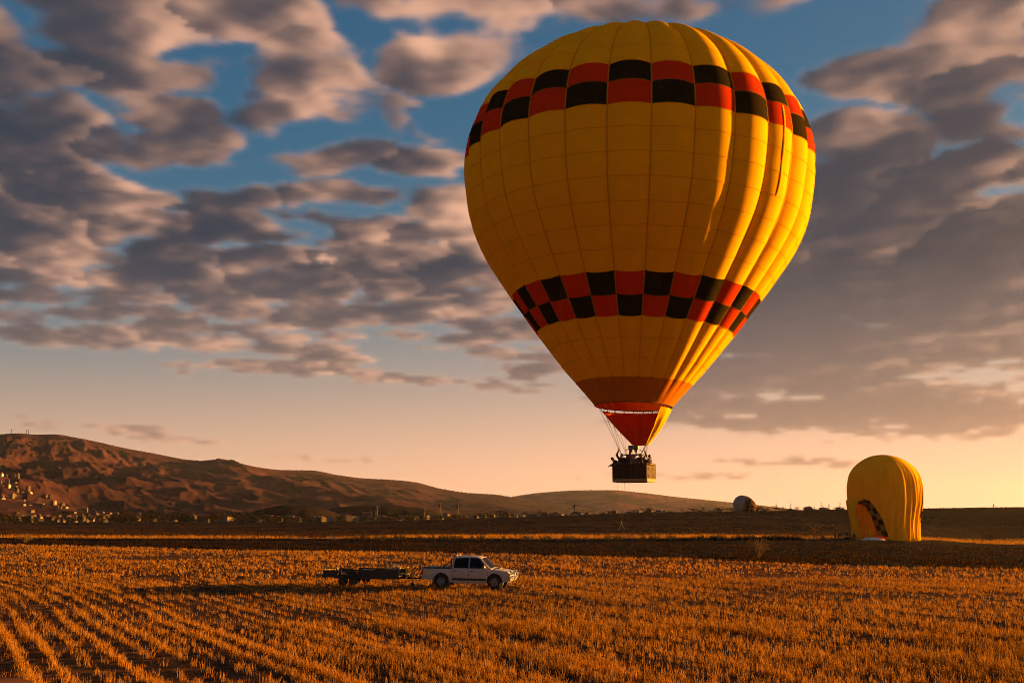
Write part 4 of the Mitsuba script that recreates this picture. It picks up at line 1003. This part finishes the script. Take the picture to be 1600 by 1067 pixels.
for i in range(215):           # dark belt of trees in front of the town
    px = rng.uniform(-15, 800); Y = rng.uniform(880, 1040) - (px > 560) * 120
    h = rng.uniform(4.5, 9.5) * (1.15 if px < 420 else .85)
    if 540 < px < 800: h *= .6
    x, z = ridge_z(px, Y)
    kd = int(rng.choice([0, 1, 2, 4, 5, 6, 3])); put_tree(x, Y, z, h, kd, 'tree', TL_[kd] + (' at the left end' if px < 140 else ' left of the middle town' if px < 330 else ' under the middle town' if px < 560 else ' at the right end') + ' of the belt before the town', 'trees along the edge of the town', rng.uniform(1.0, 1.7))
for px, Y, h, kd, w in ((788, 640, 5.5, 0, 1.5), (842, 640, 4.5, 3, 1), (820, 640, 3, 1, 1.6), (1010, 655, 3.2, 2, 1.8), (1062, 650, 2.6, 4, 1.6), (1078, 645, 2.4, 5, 2)):
    x, z = ridge_z(px, Y); put_tree(x, Y, z, h, kd, 'tree', 'dark tree standing alone on the brow of the middle slope', 'single trees on the middle slope', w)
for i in range(64):            # trees and poplars on the right hand skyline
    px = rng.uniform(1085, 1338); Y = rng.uniform(640, 720)
    h = rng.uniform(1.4, 3.2); kd = int(rng.choice([0, 1, 2, 4, 5, 6]))
    if 1200 < px < 1335 and rng.rand() < .30: kd, h = 3, rng.uniform(4.2, 6.4)
    if px > 1240: h *= .8
    x, z = ridge_z(px, Y); put_tree(x, Y, z + .4, h, kd, 'tree', TL_[kd] + ' on the skyline ' + ('left of the striped balloon' if px < 1150 else 'just right of the striped balloon' if px < 1240 else 'close left of the collapsed balloon'), 'trees on the right skyline', 1 if kd == 3 else rng.uniform(1, 1.6))

# ------------------------------------------------------------------ the town
def house_mesh(seed):
    r = np.random.RandomState(seed)
    w, d, h = r.uniform(7, 12), r.uniform(7, 10), r.uniform(3.2, 6.2)
    rf = r.uniform(1.2, 2.4)
    if seed % 3 == 2: rf = .35
    o = .5
    wall_ = trimesh.creation.box(extents=(w, d, h)); wall_.apply_translation((0, 0, h / 2))
    rv = np.array([(-w / 2 - o, -d / 2 - o, h), (w / 2 + o, -d / 2 - o, h), (w / 2 + o, d / 2 + o, h), (-w / 2 - o, d / 2 + o, h), (-w / 2 + w * .25, 0, h + rf), (w / 2 - w * .25, 0, h + rf)])
    rfc = np.array([(0, 1, 5), (0, 5, 4), (2, 3, 4), (2, 4, 5), (1, 2, 5), (3, 0, 4), (0, 2, 1), (0, 3, 2)])
    roof = trimesh.Trimesh(rv, rfc, process=False)
    win = [bx(x, -d / 2 - .03, z, 1.1, .10, 1.3) for x in np.linspace(-w / 2 + 1.4, w / 2 - 1.4, 3) for z in ([1.7] if h < 4.6 else [1.5, 4.1])] + [bx(w / 2 + .03, y, z, .10, 1.1, 1.3) for y in (-d / 4, d / 4) for z in ([1.7] if h < 4.6 else [1.5, 4.1])]
    return wall_, roof, cat_(win)
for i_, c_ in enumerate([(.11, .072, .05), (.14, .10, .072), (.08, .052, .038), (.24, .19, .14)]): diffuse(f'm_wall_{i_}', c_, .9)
diffuse('m_roof_0', (.13, .05, .028), .9); diffuse('m_roof_1', (.17, .075, .04), .9); diffuse('m_pane', (.03, .03, .035), .2)
HOUSES = []
for i in range(12):
    a, b, c = house_mesh(i)
    HOUSES.append((ply(a, f'm_wall_{i % 4}'), ply(b, f'm_roof_{i % 2}' if i % 3 != 2 else f'm_wall_{(i + 1) % 4}'), ply(c, 'm_pane')))
def put_house(x, y, z, s, kind, yaw, label, group, name='house', near=False):
    k = numbered(name)
    M = T().translate([x, y, z]).rotate([0, 0, 1], yaw).scale(s)
    a, b, c = HOUSES[kind]
    scene[k + '__wall'] = {**a, 'to_world': M}; scene[k + '__roof'] = {**b, 'to_world': M}
    if near: scene[k + '__windows'] = {**c, 'to_world': M}; labels[k + '__windows'] = {'kind': 'stuff'}
    tag(k, label, 'house', group)
HL = [('small ' if i % 2 else 'tiny ') + ['tan', 'cream', 'brown', 'whitish'][i % 4] + (' flat roofed house' if i % 3 == 2 else [' house with brown hipped roof', ' house with reddish hipped roof'][i % 2]) for i in range(12)]
def hill_at(px, Y):
    """height of whatever ground is uppermost at this place"""
    x = ray_x(px, Y)
    z = gz(x, Y) if Y < 2400 else -99
    tt = np.linspace(0, 1, 60); q = HILL_A(np.stack([tt, np.full(60, px)], -1))
    if q[0, 0] < Y < q[-1, 0]: z = max(z, float(np.interp(Y, q[:, 0], q[:, 1])))
    return x, z
rng = np.random.RandomState(21)
for i in range(165):           # left part of the town, climbing the foot of the ridge
    px = rng.uniform(-8, 175) if i < 128 else rng.uniform(150, 320)
    Y = rng.uniform(1050, 2050) if px < 120 else (rng.uniform(1050, 1750) if px < 190 else rng.uniform(1050, 1350))
    x, z = hill_at(px, Y)
    put_house(x, Y, z - .3, rng.uniform(.42, .78) * (Y / 1300) ** .5, (kd := rng.randint(12)), rng.uniform(-35, 35), f'{HL[kd]} ' + ('high on the slope at the far left' if Y > 1600 else 'behind the trees at the foot of the ridge'), 'houses at the foot of the ridge')
HM = lambda px: 'at the left end of the middle town' if px < 430 else 'under the dark mound of the middle town' if px < 540 else 'in the right half of the middle town' if px < 700 else 'by the brow right of the pylons'
for i in range(135):           # the town in the middle
    px = rng.uniform(300, 690) if i < 100 else rng.uniform(690, 880)
    Y = rng.uniform(960, 1180)
    x, z = ridge_z(px, Y)
    put_house(x, Y, z + rng.uniform(0, 1.5), rng.uniform(.45, .8) * (1.15 if px < 560 else .8), (kd := rng.randint(12)), rng.uniform(-35, 35), f'{HL[kd]} {HM(px)}', 'houses of the middle town')
for i in range(85):           # houses behind the right skyline
    px = rng.uniform(880, 1338); Y = rng.uniform(690, 800)
    x, z = ridge_z(px, Y)
    put_house(x, Y, z + rng.uniform(-.4, .4), rng.uniform(.18, .34), (kd := rng.randint(12)), rng.uniform(-35, 35), f'{HL[kd]} over the brow ' + ('below the flying balloon' if px < 1100 else 'between the two grounded balloons'), 'houses on the right skyline')
# blocks of flats on the slope
def block(px, Y, w, d, h, yaw, floors, label, group=None, mt='m_wall_1', z=None):
    k = numbered('apartment_block')
    x, zz = hill_at(px, Y); z = zz if z is None else z
    M = lambda m: place(m, x, Y, z, math.radians(yaw))
    add(k + '__wall', M(bx(0, 0, h / 2 - 1, w, d, h + 2)), mt)
    add(k + '__roof', M(cat_([bx(0, 0, h + .2, w + .8, d + .8, .4), bx(w * .15, 0, h + 1.2, w * .3, d * .4, 2.0)])), 'm_roof_0')
    fh = h / floors
    wn = [bx(a, -d / 2 - .05, fh * (f + .5), 1.5, .2, fh * .45) for f in range(floors) for a in np.linspace(-w / 2 + 2, w / 2 - 2, 4)] + [bx(w / 2 + .05, a, fh * (f + .5), .2, 1.5, fh * .45) for f in range(floors) for a in np.linspace(-d / 2 + 2, d / 2 - 2, 3)]
    add(k + '__windows', M(cat_(wn)), 'm_pane'); labels[k + '__windows'] = {'kind': 'stuff'}
    bl_ = [bx(-w / 4 + w / 2 * q, -d / 2 - .5, fh * (f + .15), w * .22, 1.0, .3) for f in range(1, floors) for q in (0, 1)]
    add(k + '__balconies', M(cat_(bl_)), 'm_wall_3'); labels[k + '__balconies'] = {'kind': 'stuff'}
    tag(k, label, 'apartment block', group)
FLATS = 'blocks of flats on the left slope'
ORD = ['first', 'second', 'third', 'fourth', 'fifth', 'sixth', 'seventh', 'eighth', 'ninth', 'tenth', 'eleventh', 'twelfth', 'thirteenth', 'fourteenth', 'fifteenth', 'sixteenth']
FL = sorted([(8, 2040, 15), (14, 2080, 16), (18.5, 2000, 20), (19.5, 1900, 19), (26.5, 2080, 20), (32.5, 2100, 21), (27.5, 1820, 20), (33, 1900, 17), (10, 1760, 14), (51, 2000, 18), (54, 1950, 13), (84, 1980, 13), (90.5, 1900, 12), (92.5, 1920, 12), (103, 1960, 16), (106, 2000, 14)])
for i, (px, Y, h) in enumerate(FL):
    block(px, Y, 5.5 + (i * 5) % 3, 6, h * .42, (px * 13) % 50 - 25, 5 if h > 15 else 4, f'{ORD[i]} block of flats counted from the left on the slope of the ridge', FLATS, f'm_wall_{int(px) % 3}')
for i, px in enumerate((133, 136.5, 140, 143)): block(px, 2000, 4.2, 9, 9 + (i % 2), 10, 6, f'{ORD[i]} from the left of the four tall blocks standing in a row on the slope', 'row of four tall blocks on the slope', 'm_wall_1')
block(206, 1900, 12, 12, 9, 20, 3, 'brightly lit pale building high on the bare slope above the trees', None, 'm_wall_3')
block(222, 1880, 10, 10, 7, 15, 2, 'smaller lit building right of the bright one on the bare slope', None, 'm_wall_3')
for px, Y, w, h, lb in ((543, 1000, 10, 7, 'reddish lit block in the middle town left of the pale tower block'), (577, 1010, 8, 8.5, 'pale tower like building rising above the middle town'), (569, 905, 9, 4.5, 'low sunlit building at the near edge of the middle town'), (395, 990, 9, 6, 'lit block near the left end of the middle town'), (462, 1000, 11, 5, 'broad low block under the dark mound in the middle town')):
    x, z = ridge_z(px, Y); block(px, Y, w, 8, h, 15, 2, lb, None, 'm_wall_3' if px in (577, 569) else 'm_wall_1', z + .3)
for px in (603, 613):
    x, z = ridge_z(px, 930); k = numbered('shed')
    add(k + '__wall', place(bx(0, 0, 1.3, 11, 7, 3.0), x, 930, z, .2), 'm_wall_1'); add(k + '__roof', place(cat_([bx(0, -2, 3.2, 12, 4.6, .25, (.3, [1, 0, 0])), bx(0, 2, 3.2, 12, 4.6, .25, (-.3, [1, 0, 0]))]), x, 930, z, .2), 'm_roof_1')
    tag(k, 'long low shed with a pale wall at the near edge of the middle town', 'shed', 'two sheds by the middle town')
# dark mound behind the middle town
mx, my = np.meshgrid(np.linspace(-1, 1, 60), np.linspace(-1, 1, 24), indexing='ij')
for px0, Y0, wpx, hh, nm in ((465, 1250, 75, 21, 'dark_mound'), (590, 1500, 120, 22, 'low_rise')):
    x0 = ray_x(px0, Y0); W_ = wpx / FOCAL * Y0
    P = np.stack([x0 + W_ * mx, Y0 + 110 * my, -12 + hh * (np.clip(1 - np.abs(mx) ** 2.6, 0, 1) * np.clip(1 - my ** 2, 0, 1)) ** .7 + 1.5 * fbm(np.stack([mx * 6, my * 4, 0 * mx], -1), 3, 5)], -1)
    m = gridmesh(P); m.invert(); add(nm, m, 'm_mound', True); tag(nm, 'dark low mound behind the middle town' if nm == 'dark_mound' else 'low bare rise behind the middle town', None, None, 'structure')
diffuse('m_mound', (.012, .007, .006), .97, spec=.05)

# ------------------------------------------------------------------ pylons and masts
def pylon(px, Y, h, label, base=None):
    k = numbered('power_pylon'); x, z = hill_at(px, Y); z = z if base is None else base
    b = h * .09; P = lambda f, sx, sy: np.array([x + sx * b * (1 - .82 * f), Y + sy * b * (1 - .82 * f), z + h * f])
    lt = []
    for sx in (-1, 1):
        for sy in (-1, 1): lt.append(tube([P(0, sx, sy), P(1, sx, sy)], .22, 4))
    L = np.linspace(0, .92, 7)
    for i in range(6):
        for sy in (-1, 1): lt.append(tube([P(L[i], -1, sy), P(L[i + 1], 1, sy)], .10, 3)); lt.append(tube([P(L[i], 1, sy), P(L[i + 1], -1, sy)], .10, 3))
    add(k + '__tower', cat_(lt), 'm_lattice')
    for f, w in ((.70, .20), (.82, .24), (.94, .16)):
        add(k + '__' + numbered(k + '_arm').replace(k + '_', ''), cat_([tube([(x - h * w, Y, z + h * f), (x + h * w, Y, z + h * f)], .2, 4), tube([(x - h * w, Y, z + h * f), (x, Y, z + h * (f + .05)), (x + h * w, Y, z + h * f)], .14, 3)]), 'm_lattice')
    tag(k, label, 'power pylon')
diffuse('m_lattice', (.10, .075, .06), .8)
pylon(716, 1150, 15, 'tallest power pylon of the row, standing right of the middle town', CAM_H - 8)
pylon(689, 1200, 15, 'power pylon just left of the tallest one', CAM_H - 7)
pylon(664, 860, 9, 'power pylon standing among the trees at the right end of the middle town')
pylon(591, 1350, 13, 'faint power pylon above the pale tower building', CAM_H - 7)
pylon(897, 900, 9, 'small power pylon on the skyline left of the hanging basket', CAM_H - 4)
def mast(px, Y, base, h, label, r=.25, plat=False):
    k = numbered('mast'); x = ray_x(px, Y)
    add(k + '__pole', cat_([tube([(x + .5 * r * sx, Y, base), (x, Y, base + h)], [r, r * .6], 5) for sx in (-3, 3)] + [tube([(x, Y, base + h * .8), (x, Y, base + h * 1.05)], r * .5, 4)]), 'm_lattice')
    add(k + '__antenna', cat_([bx(x, Y, base + h * .93, r * 9, r * 5, r * 2.5)] if plat else [bx(x, Y, base + h * .8, r * 4, r * 2, r * 4)]), 'm_lattice')
    tag(k, label, 'mast')
mast(1319.5, 720, CAM_H - 1.5, 7.6, 'slender mast with a platform just left of the collapsed balloon', .16, True)
mast(1289.5, 720, CAM_H - 1.0, 5.2, 'short mast standing left of the slender one on the skyline', .18)
for px, y0, hh, lb in ((18.5, 679.5, 24, 'short antenna mast on the summit at the far left'), (42.3, 680.5, 26, 'left one of the two antenna masts close together on the ridge'), (45.6, 680.5, 27, 'right one of the two antenna masts close together on the ridge')):
    mast(px, 4480, CAM_H + (797 - y0) / FOCAL * 4480 - 4, hh, lb, .9)

# ------------------------------------------------------------------ stubble, tufts and grass
def blades(key, x, y, z, h, wd, lean, c, bsdf_, label, two=True, seed=1):
    n = len(x); r = np.random.RandomState(seed)
    a = r.uniform(0, math.pi, n); la = r.uniform(0, 2 * math.pi, n)
    dx, dy = np.cos(a) * wd / 2, np.sin(a) * wd / 2
    lx, ly = np.cos(la) * lean * h, np.sin(la) * lean * h
    b0 = np.stack([x - dx, y - dy, z - .02], -1); b1 = np.stack([x + dx, y + dy, z - .02], -1)
    hz = h * np.sqrt(np.clip(1 - lean ** 2, .1, 1))
    if two:
        m0 = np.stack([x - dx * .8 + lx * .35, y - dy * .8 + ly * .35, z + hz * .55], -1); m1 = np.stack([x + dx * .8 + lx * .35, y + dy * .8 + ly * .35, z + hz * .55], -1)
        t0 = np.stack([x - dx * .45 + lx, y - dy * .45 + ly, z + hz], -1); t1 = np.stack([x + dx * .45 + lx, y + dy * .45 + ly, z + hz * .97], -1)
        V = np.stack([b0, b1, m1, m0, t1, t0], 1).reshape(-1, 3); o = np.arange(n)[:, None] * 6
        Fc = np.concatenate([o + [0, 1, 2], o + [0, 2, 3], o + [3, 2, 4], o + [3, 4, 5]]); k = 6
    else:
        t0 = np.stack([x + lx, y + ly, z + hz], -1)
        V = np.stack([b0, b1, t0], 1).reshape(-1, 3); o = np.arange(n)[:, None] * 3; Fc = o + [0, 1, 2]; k = 3
    add(key, trimesh.Trimesh(V, Fc, process=False), bsdf_, False, color=np.repeat(c, k, 0))
    tag(key, label, None, None, 'stuff')
def straw_c(n, r, base, var):
    t = r.rand(n, 1)
    return np.clip((np.array(base[0]) * (1 - t) + np.array(base[1]) * t) * r.uniform(1 - var, 1 + var, (n, 1)), 0, 1)
STRAW = ((.20, .076, .010), (.54, .26, .045))
def stubble(key, y0, y1, n_tuft, per, hscale, wd, seed, two, label):
    r = np.random.RandomState(seed)
    y = np.sqrt(r.uniform(y0 ** 2, y1 ** 2, n_tuft)); u = r.uniform(-60, 1660, n_tuft)
    x = ray_x(u, y)
    e = EDGE_P(u); ok = y < e - .3
    x, y = x[ok], y[ok]
    q = row_coord(x, y)
    row = (q / .86) % 1.0
    wide = .5 + .5 * np.cos(q / 3.44 * 2 * math.pi + 1.0)
    P = np.stack([x, y, 0 * x], -1)
    patch = fbm(P * np.array([.22, .22, 1]), 4, 61); big = fbm(P * .06, 3, 62)
    mid = np.clip((x + 2) / 30, 0, 1)             # rows are blurred by regrowth towards the right
    prof = np.exp(-((row - .5) / (.13 + .07 * mid)) ** 2)
    pr = prof * (.30 + .80 * wide ** 1.2) * np.clip(.55 + 1.9 * (patch - .40), .16, 1.15) + (.06 + .14 * np.clip((y - 45) / 50, 0, 1) + .07 * mid) * np.clip(patch - .25, 0, 1) * 2.2
    # wheel tracks
    tr = np.abs((q / 4.3 + .08 * np.sin(y * .21)) % 1.0 - .5) * 4.3
    pr = pr * (1 - .93 * np.exp(-(tr / .42) ** 2) * np.clip(.35 + 2.2 * (fbm(P * .09 + 3, 2, 66) - .35), 0, 1))
    keep = r.rand(len(x)) < np.clip(pr * 1.3, 0, 1)
    x, y, patch, big = x[keep], y[keep], patch[keep], big[keep]
    nt = len(x)
    rad = r.uniform(.02, .07, nt)
    xx = np.repeat(x, per) + r.normal(0, 1, nt * per) * np.repeat(rad, per); yy = np.repeat(y, per) + r.normal(0, 1, nt * per) * np.repeat(rad, per)
    tone = np.repeat(r.uniform(.72, 1.2, nt) * (.72 + .6 * big), per)[:, None]
    hh = np.repeat(r.uniform(.13, .29, nt) * (.65 + .7 * patch), per) * r.uniform(.45, 1.15, nt * per) * hscale
    c = np.clip(straw_c(len(xx), r, STRAW, .18) * tone, 0, .85)
    blades(key, xx, yy, ground_z(xx, yy), hh, wd * r.uniform(.7, 1.4, len(xx)), r.uniform(0, .42, len(xx)), c, 'm_straw', label, two, seed + 1)
    return len(xx)
NB = [stubble('stubble', 24.5, 42, 78000, 7, 1.0, .0105, 71, True, 'near rows of orange straw stubble'),
      stubble('stubble_middle', 42, 70, 90000, 6, 1.0, .017, 73, False, 'middle rows of orange straw stubble'),
      stubble('stubble_far', 70, 150, 120000, 4, 1.0, .045, 75, False, 'far rows of orange straw stubble')]
# straw lying on the soil
r = np.random.RandomState(81)
n = 26000; y = np.sqrt(r.uniform(25 ** 2, 62 ** 2, n)); u = r.uniform(-40, 1640, n); x = ray_x(u, y)
a = r.uniform(0, math.pi, n); l = r.uniform(.06, .2, n); z = ground_z(x, y) + r.uniform(.01, .05, n)
d = np.stack([np.cos(a) * l, np.sin(a) * l, r.normal(0, .15, n) * l], -1); s_ = np.stack([-np.sin(a), np.cos(a), 0 * a], -1) * (.004 + y[:, None] * .00012)
p = np.stack([x, y, z], -1)
V = np.stack([p - d - s_, p - d + s_, p + d], 1).reshape(-1, 3)
add('loose_straw', trimesh.Trimesh(V, np.arange(3 * n).reshape(-1, 3), process=False), 'm_straw', False, color=np.repeat(straw_c(n, r, ((.14, .06, .02), (.34, .18, .08)), .3), 3, 0))
tag('loose_straw', 'cut straw lying loose between the rows', None, None, 'stuff')
# pale grass on the strip, weeds in the ploughed field, short grass on the meadow
def scatter(key, want, y0, y1, n, h, wd, cols, label, seed, u0=-40, u1=1640, clump=.5, th=.42, fr=.12):
    r = np.random.RandomState(seed)
    y = 1 / r.uniform(1 / y1, 1 / y0, n); u = r.uniform(u0, u1, n); x = ray_x(u, y)
    g = region(u, y); P = np.stack([x, y, 0 * x], -1)
    f = fbm(P * np.array([fr, fr * 1.6, 1]), 4, seed + 3)
    k = (g == want) & (f > th) & ((u > 560) | (r.rand(n) < (.3 if want == 2 else 1)))
    x, y, f = x[k], y[k], f[k]; n = len(x)
    hh = r.uniform(*h, n) * (.6 + f * .8)
    blades(key, x, y, ground_z(x, y), hh, r.uniform(*wd, n), r.uniform(0, .5, n), straw_c(n, r, cols, .3), 'm_straw', label, False, seed + 5)
scatter('pale_grass', 2, 190, 335, 150000, (.30, .75), (.05, .16), ((.24, .10, .016), (.46, .22, .035)), 'pale dry grass glowing on the strip beyond the ploughed field', 91, th=.38)
scatter('plough_weeds', 1, 80, 262, 90000, (.10, .40), (.05, .16), ((.012, .007, .003), (.045, .022, .008)), 'withered weeds scattered over the ploughed field', 93, th=.52, fr=.2)
scatter('meadow_grass', 3, 230, 560, 90000, (.06, .18), (.10, .30), ((.03, .015, .006), (.08, .038, .012)), 'short brown grass of the far slopes', 95, th=.40, fr=.05)
r = np.random.RandomState(99)
# dark weeds along the foot of the pale strip
n = 5000; u = r.uniform(560, 1340, n); P = np.stack([u / 9, 0 * u, 0 * u], -1); k = fbm(P, 3, 5) > .5; u = u[k]; y = r.uniform(222, 236, len(u)); x = ray_x(u, y)
blades('dark_weeds', x, y, ground_z(x, y), r.uniform(.3, 1.3, len(u)), r.uniform(.10, .25, len(u)), r.uniform(0, .5, len(u)), straw_c(len(u), r, ((.03, .022, .012), (.06, .04, .02)), .3), 'm_straw', 'dark weeds along the foot of the pale grass strip', False, 5)

# ------------------------------------------------------------------ red padded edge at the very corner of the picture
def corner(px, py, Y):
    c_, s_ = math.cos(math.radians(PITCH)), math.sin(math.radians(PITCH)); d = np.array([px - 800, c_ * FOCAL + s_ * (py - 533.5), s_ * FOCAL - c_ * (py - 533.5)]); return np.array([0, 0, CAM_H]) + d / d[1] * Y
pts = [corner(-160, 1220, 1.45) * [1, 1, 0], corner(-160, 1220, 1.45), corner(-110, 1140, 1.45), corner(-60, 1100, 1.46), corner(-20, 1086, 1.52), corner(20, 1083, 1.6), corner(48, 1092, 1.66), corner(75, 1112, 1.7), corner(90, 1150, 1.72), corner(92, 1220, 1.72), corner(92, 1220, 1.72) * [1, 1, 0]]
add('padded_hoop', tube(np.array(pts), .023, 12), 'm_red_pad', True)
tag('padded_hoop', 'dark red padded top of a tall hoop poking into the bottom left corner', 'hoop')

# ------------------------------------------------------------------ the air
scene['air'] = {'type': 'homogeneous', 'albedo': {'type': 'rgb', 'value': [.96, .95, .93]}, 'sigma_t': 1.8e-5, 'phase': {'type': 'hg', 'g': .62}}
scene['haze'] = {'type': 'cube', 'to_world': T().translate([0, 2000, 162]).scale([14000, 14000, 230]), 'bsdf': {'type': 'null'}, 'interior': {'type': 'ref', 'id': 'air'}}
scene['camera']['medium'] = {'type': 'ref', 'id': 'air'}
tag('haze', 'thin warm haze in the air over the valley', None, None, 'stuff')
